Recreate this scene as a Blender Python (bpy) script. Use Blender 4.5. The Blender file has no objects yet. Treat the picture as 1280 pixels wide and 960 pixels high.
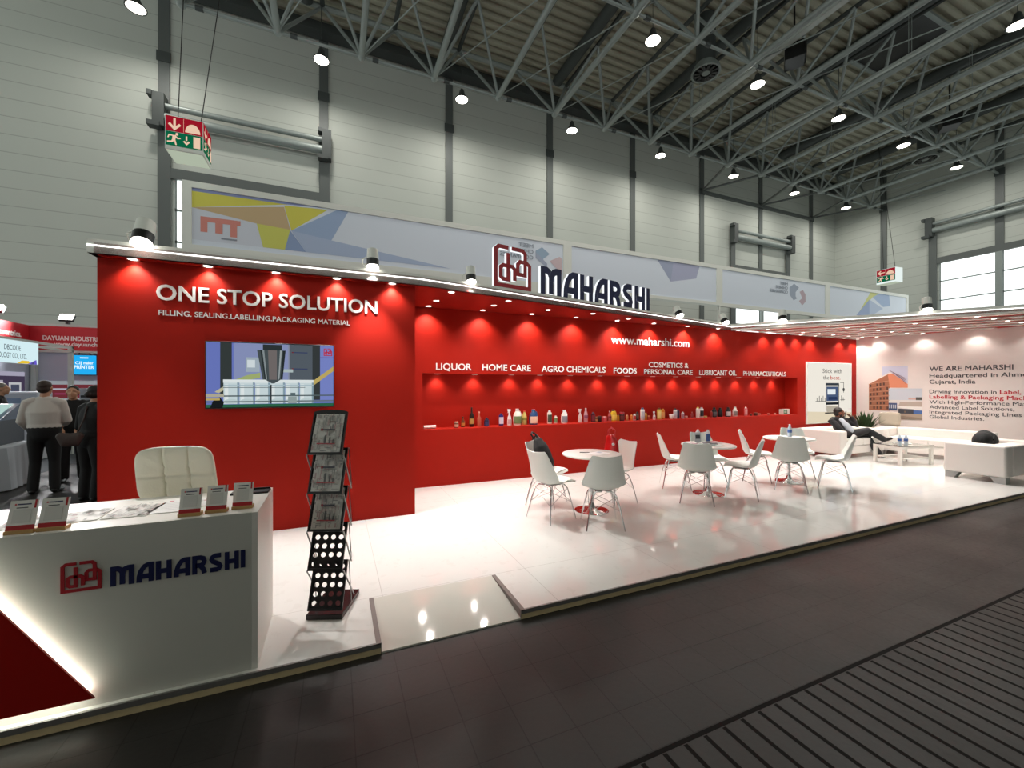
import bpy, bmesh, math, random
from mathutils import Vector, Matrix
random.seed(7)
S = bpy.context.scene
COL = S.collection
PI = math.pi
R = math.radians

# ------------------------------------------------------------------ camera, world, exposure
TH = math.atan(221 / 517)                      # the camera looks this far to the right of the booth's back wall
cam = bpy.data.cameras.new('camera')
cam.sensor_width = 36
cam.lens = 517 / 1280 * 36
cam.shift_y = 3 / 1280
cam.clip_end = 200
co = bpy.data.objects.new('camera', cam)
co.location = (0, 0, 1.60)
co.rotation_euler = (PI / 2, 0, -TH)
COL.objects.link(co)
S.camera = co
W = bpy.data.worlds.new('hall_daylight')
S.world = W
W.use_nodes = True
bgn = W.node_tree.nodes['Background']
bgn.inputs[0].default_value = (0.93, 1.0, 0.97, 1)
bgn.inputs[1].default_value = 1.3
S.view_settings.view_transform = 'Standard'
S.view_settings.look = 'None'
S.view_settings.gamma = 1
S.view_settings.exposure = 0.0
S.view_settings.use_curve_mapping = False
DOWNLIGHT_W = 46.0
NICHE_W = 12.0
HALL_W = 80.0
SPOT_W = 220.0

# ------------------------------------------------------------------ materials
def lin(c):
    c = c / 255
    return c / 12.92 if c <= 0.04045 else ((c + 0.055) / 1.055) ** 2.4
def rgb(h):
    return tuple(lin(int(h[i:i + 2], 16)) for i in (0, 2, 4))
def mat(name, col, rough=0.5, metal=0.0, spec=0.5, noise=0.0, nscale=8.0, bump=0.0, coat=0.0):
    m = bpy.data.materials.new(name); m.use_nodes = True
    nt = m.node_tree; b = nt.nodes['Principled BSDF']
    c = rgb(col) if isinstance(col, str) else col
    b.inputs['Base Color'].default_value = (*c, 1)
    b.inputs['Roughness'].default_value = rough
    b.inputs['Metallic'].default_value = metal
    b.inputs['Specular IOR Level'].default_value = spec
    b.inputs['Coat Weight'].default_value = coat
    b.inputs['Coat Roughness'].default_value = 0.05
    if noise or bump:
        tc = nt.nodes.new('ShaderNodeTexCoord')
        n = nt.nodes.new('ShaderNodeTexNoise'); n.inputs['Scale'].default_value = nscale; n.inputs['Detail'].default_value = 6
        nt.links.new(tc.outputs['Object'], n.inputs['Vector'])
        if noise:
            mx = nt.nodes.new('ShaderNodeMix'); mx.data_type = 'RGBA'
            mx.inputs[6].default_value = (*[v * (1 - noise) for v in c], 1)
            mx.inputs[7].default_value = (*[min(1, v * (1 + noise)) for v in c], 1)
            nt.links.new(n.outputs['Fac'], mx.inputs[0]); nt.links.new(mx.outputs[2], b.inputs['Base Color'])
        if bump:
            bp = nt.nodes.new('ShaderNodeBump'); bp.inputs['Strength'].default_value = bump; bp.inputs['Distance'].default_value = 0.01
            nt.links.new(n.outputs['Fac'], bp.inputs['Height']); nt.links.new(bp.outputs['Normal'], b.inputs['Normal'])
    return m
def emit(name, col, strength=1.0):
    m = bpy.data.materials.new(name); m.use_nodes = True
    nt = m.node_tree; nt.nodes.remove(nt.nodes['Principled BSDF'])
    e = nt.nodes.new('ShaderNodeEmission')
    c = rgb(col) if isinstance(col, str) else col
    e.inputs[0].default_value = (*c, 1); e.inputs[1].default_value = strength
    nt.links.new(e.outputs[0], nt.nodes['Material Output'].inputs[0])
    return m
_cache = {}
def flat(h, rough=0.55):
    k = ('f', h, rough)
    if k not in _cache: _cache[k] = mat('print_' + h, h, rough)
    return _cache[k]
def glow(h, s=1.0):
    k = ('e', h, s)
    if k not in _cache: _cache[k] = emit('screen_' + h, h, s)
    return _cache[k]

class NT:                                       # small node helper for the patterned surfaces
    def __init__(s, m): s.nt = m.node_tree; s.b = s.nt.nodes['Principled BSDF']
    def new(s, t, **k):
        n = s.nt.nodes.new(t)
        for a, v in k.items(): setattr(n, a, v)
        return n
    def link(s, a, b): s.nt.links.new(a, b)
    def math(s, op, a, b=None):
        n = s.new('ShaderNodeMath', operation=op)
        for i, v in enumerate((a, b)):
            if v is None: continue
            if isinstance(v, (int, float)): n.inputs[i].default_value = v
            else: s.link(v, n.inputs[i])
        return n.outputs[0]
    def mix(s, f, a, b):
        n = s.new('ShaderNodeMix', data_type='RGBA')
        if isinstance(f, (int, float)): n.inputs[0].default_value = f
        else: s.link(f, n.inputs[0])
        for i, v in ((6, a), (7, b)):
            if isinstance(v, tuple): n.inputs[i].default_value = (*v, 1)
            else: s.link(v, n.inputs[i])
        return n.outputs[2]
    def xyz(s):
        tc = s.new('ShaderNodeTexCoord'); sp = s.new('ShaderNodeSeparateXYZ')
        s.link(tc.outputs['Object'], sp.inputs[0]); return tc.outputs['Object'], sp.outputs
    def noise(s, vec, scale, detail=5):
        n = s.new('ShaderNodeTexNoise'); n.inputs['Scale'].default_value = scale; n.inputs['Detail'].default_value = detail
        s.link(vec, n.inputs['Vector']); return n.outputs['Fac']
    def groove(s, coord, period, width, offset=0.0):
        a = s.math('FRACT', s.math('DIVIDE', s.math('ADD', coord, offset + 1000 * period), period))
        return s.math('LESS_THAN', a, width / period)
    def bump(s, h, dist, strength=1.0):
        n = s.new('ShaderNodeBump'); n.inputs['Distance'].default_value = dist; n.inputs['Strength'].default_value = strength
        s.link(h, n.inputs['Height']); s.link(n.outputs[0], s.b.inputs['Normal'])

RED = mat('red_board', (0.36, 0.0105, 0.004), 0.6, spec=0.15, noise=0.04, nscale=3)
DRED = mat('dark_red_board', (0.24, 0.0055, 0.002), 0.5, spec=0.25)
WHITE = mat('white_laminate', 'E9E6DF', 0.35)
WALLW = mat('white_wall_board', 'E6DCD8', 0.6, noise=0.03)
COUNTER = mat('counter_white', 'CFCEC6', 0.4)
FASCIA = mat('fascia_white', 'E6E8E0', 0.45)
LED = emit('white_led', (1.0, 1.0, 0.97), 3.0)
LAMP = emit('lamp_glow', (1.0, 0.95, 0.85), 9.0)
LETTER = mat('white_letters', 'F2EEEA', 0.5)
CHROME = mat('chrome', 'D8DADB', 0.10, 1.0)
BRUSH = mat('brushed_metal', 'A9ABAA', 0.35, 1.0)
STEEL = mat('galvanised_steel', '929A97', 0.45, 0.25, noise=0.06)
COLUMN = mat('grey_steel_paint', '5B605E', 0.5)
DARKSTEEL = mat('dark_duct', '464B4A', 0.55, 0.2)
TRAYM = mat('pale_tray', 'C4CBC6', 0.5)
BLACK = mat('black_plastic', '101011', 0.35)
BLACKM = mat('black_metal', '0E0E0F', 0.4, 0.1)
NAVY = mat('navy', '141B4C', 0.4)
LOGORED = mat('logo_red', 'A81824', 0.4)
CHAIRW = mat('chair_shell', 'E6E9E3', 0.35)
PADW = mat('chair_pad', 'EBEBE6', 0.45)
LEATHER = mat('cream_leather', 'E6E4D2', 0.4, bump=0.15, nscale=60)
SOFA = mat('white_leather', 'E8E3DE', 0.4, bump=0.08, nscale=40)
WOOD = mat('raw_pine', 'DCC89C', 0.6, noise=0.15, nscale=20)
OAK = mat('light_oak', 'B08A55', 0.5, noise=0.15, nscale=30)
PROFILE = mat('grey_edge_profile', '7B7876', 0.45, 0.2, noise=0.1, nscale=14)
LEAF = mat('leaf_green', '2E4A22', 0.5, noise=0.35, nscale=6)
SKIN = mat('skin', 'B98A6C', 0.5)
SKIND = mat('brown_skin', '7E5340', 0.5)
HAIR = mat('dark_hair', '1B1512', 0.6)
HAIRB = mat('brown_hair', '33241B', 0.6)
HAIRG = mat('grey_hair', '77736C', 0.6)
SHIRT = mat('white_shirt', 'CFC9C2', 0.7, noise=0.05)
SUIT = mat('charcoal_suit', '1C1D21', 0.7, noise=0.1)
BLK = mat('black_cloth', '08080A', 0.8)
SHOE = mat('black_shoe', '0B0A0A', 0.3)

# ------------------------------------------------------------------ mesh builder
class MB:
    def __init__(s): s.bm = bmesh.new(); s.mi = 0
    def m(s, i): s.mi = i; return s
    def f(s, vs):
        try: fc = s.bm.faces.new(vs)
        except ValueError: return None
        fc.material_index = s.mi; return fc
    def v(s, p): return s.bm.verts.new(p)
    def box(s, x0, x1, y0, y1, z0, z1, M=None):
        p = [(x0, y0, z0), (x1, y0, z0), (x1, y1, z0), (x0, y1, z0), (x0, y0, z1), (x1, y0, z1), (x1, y1, z1), (x0, y1, z1)]
        vs = [s.v(M @ Vector(q) if M else q) for q in p]
        for q in ((3, 2, 1, 0), (4, 5, 6, 7), (0, 1, 5, 4), (1, 2, 6, 5), (2, 3, 7, 6), (3, 0, 4, 7)): s.f([vs[i] for i in q])
        return s
    def prism(s, poly, fn, d0, d1):              # poly of (u, v); fn(u, v, d) -> point
        a = [s.v(fn(u, v, d0)) for u, v in poly]; b = [s.v(fn(u, v, d1)) for u, v in poly]
        n = len(poly); s.f(list(reversed(a))); s.f(b)
        for i in range(n): s.f([a[i], a[(i + 1) % n], b[(i + 1) % n], b[i]])
        return s
    def loft(s, pts, rad, side=None, n=12, cap=True, flatcap=False):
        P = [Vector(p) for p in pts]
        if not isinstance(rad, (list, tuple)) or (isinstance(rad, tuple)): rad = [rad] * len(P)
        rad = [(r, r) if isinstance(r, (int, float)) else r for r in rad]
        T = []
        for i in range(len(P)):
            t = P[min(i + 1, len(P) - 1)] - P[max(i - 1, 0)]
            T.append(t.normalized() if t.length > 1e-9 else Vector((0, 0, 1)))
        if cap and not flatcap:
            P2, r2, T2 = [], [], []
            for k, q in ((.95, .3), (.75, .66), (.35, .94)):
                m = min(rad[0]); P2.append(P[0] - T[0] * m * k); r2.append((rad[0][0] * q, rad[0][1] * q)); T2.append(T[0])
            P2 += P; r2 += rad; T2 += T
            for k, q in ((.35, .94), (.75, .66), (.95, .3)):
                m = min(rad[-1]); P2.append(P[-1] + T[-1] * m * k); r2.append((rad[-1][0] * q, rad[-1][1] * q)); T2.append(T[-1])
            P, rad, T = P2, r2, T2
        sd = Vector(side) if side is not None else None
        if sd is None:
            t = T[0]; sd = t.orthogonal().normalized(); fixed = False
        else: fixed = True
        rings = []; cur = sd
        for i, p in enumerate(P):
            t = T[i]
            a = (cur - t * cur.dot(t))
            if a.length < 1e-6: a = t.orthogonal()
            a.normalize(); b = t.cross(a)
            if not fixed: cur = a
            rings.append([s.v(p + a * (math.cos(2 * PI * k / n) * rad[i][0]) + b * (math.sin(2 * PI * k / n) * rad[i][1])) for k in range(n)])
        for i in range(len(rings) - 1):
            for k in range(n): s.f([rings[i][k], rings[i][(k + 1) % n], rings[i + 1][(k + 1) % n], rings[i + 1][k]])
        if cap: s.f(list(reversed(rings[0]))); s.f(rings[-1])
        return s
    def tube(s, p, q, r, n=8): return s.loft([p, q], r, n=n, flatcap=True)
    def wire(s, pts, r, n=8): return s.loft(pts, r, n=n, flatcap=True)
    def lathe(s, prof, c=(0, 0, 0), n=24, M=None, sx=1, sy=1):
        rings = []
        for r, z in prof:
            if r < 1e-6: rings.append([s.v((M @ Vector((0, 0, z)) if M else Vector((0, 0, z))) + Vector(c))]); continue
            ring = []
            for k in range(n):
                p = Vector((r * math.cos(2 * PI * k / n) * sx, r * math.sin(2 * PI * k / n) * sy, z))
                ring.append(s.v((M @ p if M else p) + Vector(c)))
            rings.append(ring)
        for a, b in zip(rings, rings[1:]):
            for k in range(n):
                k2 = (k + 1) % n
                if len(a) == 1 and len(b) == 1: continue
                if len(a) == 1: s.f([a[0], b[k2], b[k]][::-1])
                elif len(b) == 1: s.f([a[k], a[k2], b[0]])
                else: s.f([a[k], a[k2], b[k2], b[k]])
        if len(rings[0]) > 1: s.f(list(reversed(rings[0])))
        if len(rings[-1]) > 1: s.f(rings[-1])
        return s
    def ell(s, c, r, M=None, n=16):
        prof = [(math.sin(PI * k / 10), -math.cos(PI * k / 10)) for k in range(11)]
        A = Matrix.Diagonal((*r, 1)); A = (M.to_4x4() @ A) if M else A
        pr = [(0 if k in (0, 10) else a, b) for k, (a, b) in enumerate(prof)]
        return s.lathe(pr, c, n, A)
    def build(s, name, mats, parent=None, bevel=0, seg=2, sharp=0.7, recalc=True):
        if recalc: bmesh.ops.recalc_face_normals(s.bm, faces=s.bm.faces)
        me = bpy.data.meshes.new(name); s.bm.to_mesh(me); s.bm.free()
        if not isinstance(mats, (list, tuple)): mats = [mats]
        for m in mats: me.materials.append(m)
        me.polygons.foreach_set('use_smooth', [True] * len(me.polygons))
        me.set_sharp_from_angle(angle=sharp)
        o = bpy.data.objects.new(name, me); COL.objects.link(o)
        if parent: o.parent = parent
        if bevel:
            b = o.modifiers.new('bevel', 'BEVEL'); b.width = bevel; b.segments = seg; b.limit_method = 'ANGLE'; b.angle_limit = 0.6
        return o
def tag(o, label=None, cat=None, group=None, kind=None):
    if label and not 4 <= len(label.split()) <= 16: print('LABELLEN', len(label.split()), label)
    for k, v in (('label', label), ('category', cat), ('group', group), ('kind', kind)):
        if v: o[k] = v
    return o
def thing(name, loc=(0, 0, 0), rz=0, label=None, cat=None, group=None, kind=None):
    o = bpy.data.objects.new(name, None); COL.objects.link(o)
    o.empty_display_size = 0.1; o.location = loc; o.rotation_euler = (0, 0, rz)
    return tag(o, label, cat, group, kind)
CH = {}
def kids(o): return [c for c in bpy.data.objects if c.parent == o]
def copy_tree(o, parent=None):
    c = o.copy(); COL.objects.link(c)
    if parent: c.parent = parent
    for k in kids(o): copy_tree(k, c)
    return c
def frame(o, xd, up=(0, 0, 1)):                  # (u, v, d) -> point; d counts towards the viewer's side
    o, xd, up = Vector(o), Vector(xd).normalized(), Vector(up).normalized(); n = xd.cross(up)
    return lambda u, v, d=0.0: o + xd * u + up * v + n * d

# ------------------------------------------------------------------ writing and flat pictures
def text_mesh(s):
    cu = bpy.data.curves.new('lettering', 'FONT'); cu.body = s; cu.size = 1; cu.resolution_u = 3
    ob = bpy.data.objects.new('lettering', cu); COL.objects.link(ob)
    bpy.context.view_layer.update()
    me = bpy.data.meshes.new_from_object(ob.evaluated_get(bpy.context.evaluated_depsgraph_get()))
    bpy.data.objects.remove(ob); bpy.data.curves.remove(cu)
    return me
_h = text_mesh('H'); CAPH = max(v.co.y for v in _h.vertices)
def text(name, s, fr, u, v, h, m, parent=None, w=None, bold=0.02, depth=0.004, label=None, mirror=False, sx=1.0, base=0.0):
    me = text_mesh(s)
    xs = [q.co.x for q in me.vertices]; x0, x1 = min(xs), max(xs)
    ky = h / CAPH; kx = (w / (x1 - x0)) if w else ky * sx
    b = MB()                                     # a bolder weight: the same outline set a hair apart, each at its own depth
    sh = [(0, 0)] + ([(-1, -1), (1, -1), (1, 1), (-1, 1)] if bold else [])
    for k, (ox, oy) in enumerate(sh):
        bm = bmesh.new(); bm.from_mesh(me)
        bmesh.ops.recalc_face_normals(bm, faces=bm.faces)
        r = bmesh.ops.extrude_face_region(bm, geom=list(bm.faces))
        up = {g for g in r['geom'] if isinstance(g, bmesh.types.BMVert)}
        for q in bm.verts:
            x = (q.co.x - x0) * kx
            if mirror: x = (x1 - x0) * kx - x
            q.co = fr(u + x + ox * bold * ky * .8, v + (q.co.y + oy * bold * .6) * ky, base + (depth + k * .0003 if q in up else 0.0005))
        tm = bpy.data.meshes.new('t'); bm.to_mesh(tm); bm.free(); b.bm.from_mesh(tm); bpy.data.meshes.remove(tm)
    bpy.data.meshes.remove(me)
    o = b.build(name, m, parent)
    if label: o['label'] = label
    return o
def art(name, fr, w, h, items, parent=None, emission=None, eps=0.0006, base=0.0, gap=0.0):
    """a printed or lit picture: coloured polygons in 0..1 coordinates on one flat sheet"""
    b = MB(); cols = []
    for k, (c, poly) in enumerate(items):
        if c not in cols: cols.append(c)
        b.m(cols.index(c)); d = base + eps * (k + 1)
        b.f([b.v(fr(u * w, v * h, d)) for u, v in poly])
    mats = [glow(c, emission) if emission else flat(c) for c in cols]
    return b.build(name, mats, parent, recalc=False)
def rect(c, x0, y0, x1, y1): return (c, [(x0, y0), (x1, y0), (x1, y1), (x0, y1)])
def disc(c, x, y, r, asp=1, n=14): return (c, [(x + r * math.cos(2 * PI * k / n), y + r * asp * math.sin(2 * PI * k / n)) for k in range(n)])
def ribbon(b, pts, wd, fn, d0, d1, mf=0, ms=0):
    """a stroke of constant width with mitred corners, extruded from d0 to d1"""
    P = [Vector((*p, 0)) for p in pts]; n = len(P); L, Rr = [], []
    for i in range(n):
        a = (P[i] - P[i - 1]).normalized() if i else None; c = (P[i + 1] - P[i]).normalized() if i < n - 1 else None
        t = ((a or c) + (c or a)).normalized(); nn = Vector((-t.y, t.x, 0)); q = a or c
        k = 1 / max(0.5, nn.dot(Vector((-q.y, q.x, 0))))
        L.append(P[i] + nn * wd / 2 * k); Rr.append(P[i] - nn * wd / 2 * k)
    V = [[[b.v(fn(q.x, q.y, d)) for q in lst] for lst in (L, Rr)] for d in (d0, d1)]
    for i in range(n - 1):
        b.m(mf); b.f([V[1][0][i], V[1][1][i], V[1][1][i + 1], V[1][0][i + 1]])
        b.m(ms); b.f([V[0][0][i], V[0][0][i + 1], V[0][1][i + 1], V[0][1][i]])
        b.f([V[0][0][i], V[1][0][i], V[1][0][i + 1], V[0][0][i + 1]]); b.f([V[0][1][i], V[0][1][i + 1], V[1][1][i + 1], V[1][1][i]])
    for i in (0, n - 1): b.f([V[0][0][i], V[0][1][i], V[1][1][i], V[1][0][i]])
ICON = [[(.38, .94), (.13, .94), (.06, .87), (.06, .06), (.94, .06), (.94, .60), (.86, .67), (.68, .67), (.62, .60), (.62, .37), (.82, .37)],
        [(.46, .94), (.75, .94), (.82, .87), (.82, .32)],
        [(.37, .82), (.37, .205), (.24, .205), (.18, .255), (.18, .47), (.24, .52), (.48, .52), (.54, .46), (.54, .20)]]
GLY = {'M': (1.06, [[(.11, 0), (.11, .89), (.30, .89), (.44, .82), (.53, .66), (.53, .05)], [(.53, .5), (.56, .70), (.66, .84), (.80, .89), (.95, .89), (.95, 0)]]),
       'A': (.80, [[(.11, 0), (.13, .32), (.22, .62), (.38, .83), (.52, .89), (.69, .89), (.69, 0)], [(.13, .30), (.69, .30)]]),
       'H': (.74, [[(.11, 0), (.11, 1)], [(.63, 0), (.63, 1)], [(.11, .46), (.63, .46)]]),
       'R': (.74, [[(.11, 0), (.11, .89), (.40, .89), (.55, .83), (.61, .68), (.55, .53), (.42, .46), (.16, .46)], [(.40, .46), (.55, .25), (.62, 0)]]),
       'S': (.70, [[(.62, .89), (.32, .89), (.17, .82), (.12, .70), (.19, .57), (.50, .40), (.57, .27), (.52, .16), (.40, .11), (.05, .11)]]),
       'I': (.22, [[(.11, 0), (.11, 1)]])}
def icon(name, fr, u, v, w, h, parent, mats, d0=0.001, d1=0.006):
    b = MB()
    for q, st in enumerate(ICON): ribbon(b, st, 0.094, lambda x, y, d: fr(u + x * w, v + y * h, d), d0, d1 + q * .0005, 0, 1 if len(mats) > 1 else 0)
    return b.build(name, mats, parent)
def wordmark(fr, u, v, w, h, parent, mats, d0=0.001, d1=0.006, single=False, name='letter'):
    gap = .13; tot = sum(GLY[c][0] for c in 'MAHARSHI') + gap * 7; k = w / tot; x = u; b = MB() if single else None; out = []
    for c in 'MAHARSHI':
        bb = b or MB()
        for q, st in enumerate(GLY[c][1]): ribbon(bb, st, 0.245, lambda X, Y, d: fr(x + X * k, v + Y * h, d), d0, d1 + q * .0005, 0, 1 if len(mats) > 1 else 0)
        if not single: out.append(bb.build(name, mats, parent))
        x += (GLY[c][0] + gap) * k
    if single: out.append(b.build(name, mats, parent))
    return out
def spot_light(name, loc, watts, parent, size=100, blend=0.6, rad=0.04, col=(1, .94, .86), tgt=None):
    l = bpy.data.lights.new(name, 'SPOT'); l.energy = watts; l.spot_size = R(size); l.spot_blend = blend; l.shadow_soft_size = rad; l.color = col
    o = bpy.data.objects.new(name, l); COL.objects.link(o); o.location = loc; o.parent = parent
    if tgt is not None: o.rotation_euler = (Vector(tgt) - Vector(loc)).to_track_quat('-Z', 'Y').to_euler()
    return o
# ================================================================== THE HALL
WX, WY, G, RZ = 32.28, 17.8, -0.065, 15.4
def seamed(name, col, period, ax):
    m = mat(name, col, 0.75); n = NT(m); vec, o = n.xyz()
    g = n.groove(o[ax], period, 0.025); c = rgb(col)
    n.link(n.mix(g, n.mix(n.noise(vec, 0.4), tuple(v * .93 for v in c), tuple(v * 1.05 for v in c)), tuple(v * .72 for v in c)), n.b.inputs['Base Color'])
    return m
PANEL = seamed('hall_panel', 'BDC1B9', 0.55, 2)
# dark tiled hall floor with a ribbed strip nearer the aisle
fm = mat('hall_floor', '2A2726', 0.42, spec=0.22); n = NT(fm); vec, o = n.xyz()
tile = n.math('MAXIMUM', n.groove(o[0], .25, .006, -.082), n.groove(o[1], .25, .006, .02))
rib = n.groove(o[0], .1245, .024, -.115)
isrib = n.math('LESS_THAN', o[1], 1.452)
edge = n.math('LESS_THAN', n.math('ABSOLUTE', n.math('SUBTRACT', o[1], 1.468)), .012)
lines = n.math('MAXIMUM', n.math('ADD', n.math('MULTIPLY', rib, isrib), n.math('MULTIPLY', n.math('MULTIPLY', tile, n.math('SUBTRACT', 1, isrib)), .38)), edge)
n1, n2 = n.noise(vec, 1.3, 6), n.noise(vec, 30, 4)
base = n.mix(n1, (.008, .007, .0066), (.036, .033, .031)); base = n.mix(n.math('MULTIPLY', n2, .35), base, (.042, .039, .038))
n.link(n.mix(lines, base, (.009, .008, .0075)), n.b.inputs['Base Color'])
n.link(n.math('MAXIMUM', n.math('ADD', .14, n.math('MULTIPLY', n.math('ADD', n1, n.math('MULTIPLY', n2, .5)), .34)), n.math('MULTIPLY', lines, .7)), n.b.inputs['Roughness'])
n.link(n.math('MULTIPLY', n.math('SUBTRACT', 1, n.math('MULTIPLY', lines, .6)), .30), n.b.inputs['Specular IOR Level'])
n.bump(n.math('SUBTRACT', n.math('MULTIPLY', n2, .25), lines), .006, .5)
b = MB(); b.box(-22, WX + .3, -16, WY + .3, G - .2, G); tag(b.build('floor', fm), kind='structure')
b = MB(); b.box(-22, WX + .3, WY, WY + .3, G, RZ + .3); tag(b.build('wall_back', PANEL), kind='structure')
b = MB(); b.box(WX, WX + .3, -16, WY, G, RZ + .3); tag(b.build('wall_right', PANEL), kind='structure')
# corrugated roof deck, ribs along x
dk = mat('roof_deck', 'B0AE9C', 0.7, noise=.08, nscale=2)
b = MB(); y = WY; rows = []
while y > -16:
    for dy, dz in ((0, 0), (.13, 0), (.17, .11), (.32, .11)): rows.append((y - dy, RZ + dz))
    y -= .36
pv = None
for yy, zz in rows:
    a, c = b.v((-22, yy, zz)), b.v((WX, yy, zz))
    if pv: b.f([pv[0], pv[1], c, a])
    pv = (a, c)
deck = tag(b.build('ceiling', dk, sharp=.3), kind='structure')
b = MB(); b.box(-22, WX, -16, WY, RZ + .2, RZ + .4); tag(b.build('roof_board', DARKSTEEL, deck))

# unseen wall added behind the camera, blocking low-angle light as stands opposite would
b = MB(); b.box(-20, 30, -5.2, -5.0, G, 6.2); tag(b.build('wall_light_block', mat('light_block_grey', '8C8C8A', .7)), kind='structure')

# steel columns on the hall walls
ORD = ['first', 'second', 'third', 'fourth', 'fifth', 'sixth', 'seventh', 'eighth', 'ninth', 'tenth', 'eleventh', 'twelfth', 'thirteenth', 'fourteenth', 'fifteenth', 'sixteenth']
def column(x, y, label, ax=0):
    t = thing('steel_column', (x, y, G), 0 if ax == 0 else -PI / 2, label, 'column', 'grey steel columns along the hall walls')
    b = MB(); b.box(-.16, .16, -.06, -.03, 0, RZ - G); b.build('flange', COLUMN, t)
    b = MB(); b.box(-.03, .03, -.03, -.002, 0, RZ - G); b.build('web', DARKSTEEL, t)
    b = MB(); b.box(-.2, .2, -.085, -.06, 12.8, 13.15); b.build('bracket_plate', DARKSTEEL, t)
for k in range(8):
    column(-5.41 + 5 * k, WY, '%s grey steel column from the left on the long hall wall' % ORD[k])
for k, yy in enumerate((14.98, 9.955, 4.93)):
    column(WX, yy, ['grey column on the right-hand hall wall behind the small hanging exit sign', 'grey column on the right-hand hall wall between the bright gate windows', 'grey column on the right-hand hall wall beyond the gate windows'][k], 1)

# gates: frame, retracted shutter rollers, bright panes
PANE = emit('daylight_pane', (.93, 1, .99), 1.9)
def gate(ox, oy, rz, x0, x1, top, mull, label, num, bar=()):
    t = thing('hall_gate', (ox, oy, G), rz, label, 'gate', 'roller gates in the hall walls')
    z = top - G
    for s_, a in ((-1, x0), (1, x1)):
        b = MB(); b.box(a - .35 if s_ < 0 else a, a if s_ < 0 else a + .35, -.16, -.09, 0, z + 1.7); b.build('gate_post', COLUMN, t)
    b = MB(); b.box(x0, x1, -.15, -.09, z, z + .35); b.build('cross_beam', COLUMN, t)
    for m_ in mull:
        b = MB(); b.box(m_ - .13, m_ + .13, -.15, -.09, 0, z); b.build('mullion', STEEL, t)
    e = [x0] + list(mull) + [x1]
    for a, c in zip(e, e[1:]):
        fr_ = MB()
        for k in range(8): fr_.box(a + .1, c - .1, -.07, -.04, k * z / 8 + .02, k * z / 8 + .09)
        for q in (a + .1, c - .16): fr_.box(q, q + .06, -.07, -.04, 0, z)
        w = fr_.build('window', STEEL, t)
        p = MB(); p.box(a + .1, c - .1, -.035, -.02, .05, z); p.build('pane', PANE, w)
    for zz, r in ((z + 2.35, .10), (z + 1.95, .16)):
        b = MB(); b.tube((x0 - .1, -.28, zz), (x1 + .2, -.28, zz), r, 12); b.build('roller_tube', STEEL, t)
    for a in (x0 - .25, x1 + .25):
        b = MB(); b.box(a - .16, a + .16, -.45, -.09, z + 1.6, z + 2.7); b.box(a - .3, a - .16, -.5, -.2, z + 2.55, z + 2.7); b.box(a - .3, a + .05, -.5, -.2, z + 1.55, z + 1.7); b.build('roller_bracket', DARKSTEEL, t)
gate(0, WY, 0, -5.2, -.55, 8.75, (-4.66, -2.9), 'tall grey gate with narrow bright panes behind the yellow and blue banner end', 1)
gate(0, WY, 0, 22.2, 26.9, 8.60, (24.6,), 'tall grey gate with roller tubes behind the far end of the white banners', 2)
gate(WX, 9.955, -PI / 2, -2.45, 2.45, 8.72, (0,), 'wide gate of bright windows on the right-hand hall wall', 3)

# roof space frame: one lattice truss per bottom chord, tied by cross tubes
ZB, ZT = 12.86, 15.15
txs = [-4.17 + 2.5 * k for k in range(15)]
tr0 = None
for k, x in enumerate(txs):
    if tr0 is None:
        t = tr0 = thing('roof_truss', (x, 15, ZB), 0)
        b = MB(); b.tube((0, .1, 0), (0, -17, 0), .10, 12); b.build('bottom_chord', STEEL, t)
        b = MB(); b.tube((1.25, 1.25, ZT - ZB), (1.25, -17, ZT - ZB), .08, 8); b.build('top_chord', DARKSTEEL, t)
        for j in range(4):
            b = MB()
            for sx in (-1, 1):
                for sy in (-1, 1): b.tube((0, -5 * j, 0), (1.25 * sx, -5 * j + 1.25 * sy, ZT - ZB), .058, 8)
            b.build('brace', STEEL, t)
            b = MB(); b.ell((0, -5 * j, 0), (.13, .17, .13), n=12); b.build('node', STEEL, t)
            if j < 3:
                b = MB(); b.tube((0, -5 * j, 0), (2.5, -5 * j - 5, .03), .022, 6); b.build('tie_rod', STEEL, t)
    else:
        t = copy_tree(tr0); t.location = (x, 15, ZB)
    tag(t, 'grey tubular lattice truss under the hall roof, %s from the left' % ORD[k], 'truss', 'lattice trusses under the hall roof')
for k, y in enumerate((15, 10, 5)):
    t = thing('cross_tube', (0, y, ZB), 0, ['thin grey cross tube under the roof beside the long wall', 'thin grey cross tube under the middle of the roof', 'thin grey cross tube under the roof nearest the camera'][k], 'tube', 'cross tubes of the hall roof')
    b = MB(); b.tube((-4.3, 0, 0), (WX - .1, 0, 0), .05, 8); b.build('tube', STEEL, t)
    for x in txs: b = MB(); b.tube((x + .35, 0, 0), (x + .55, 0, 0), .075, 8); b.build('collar', DARKSTEEL, t)
b = MB(); b.tube((-6, 16.25, ZT), (WX - .1, 16.25, ZT), .10, 10); tag(b.build('eaves_tube', STEEL), 'long pale grey tube just under the roof along the long hall wall', 'tube')
b = MB(); b.box(-8, WX - .1, 17.2, 17.7, RZ - .35, RZ - .02); tag(b.build('eaves_beam', DARKSTEEL), 'dark eaves beam where the hall roof meets the long wall', 'beam')
for k in range(7):
    x = -.93 + 5 * k
    b = MB(); b.tube((x, 16.1, ZT - .02), (x, -2, ZT - .02), .22, 14)
    tag(b.build('roof_beam', DARKSTEEL), 'thick dark round roof beam under the corrugated deck, %s from the left' % ORD[k], 'beam', 'round roof beams under the deck')
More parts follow.
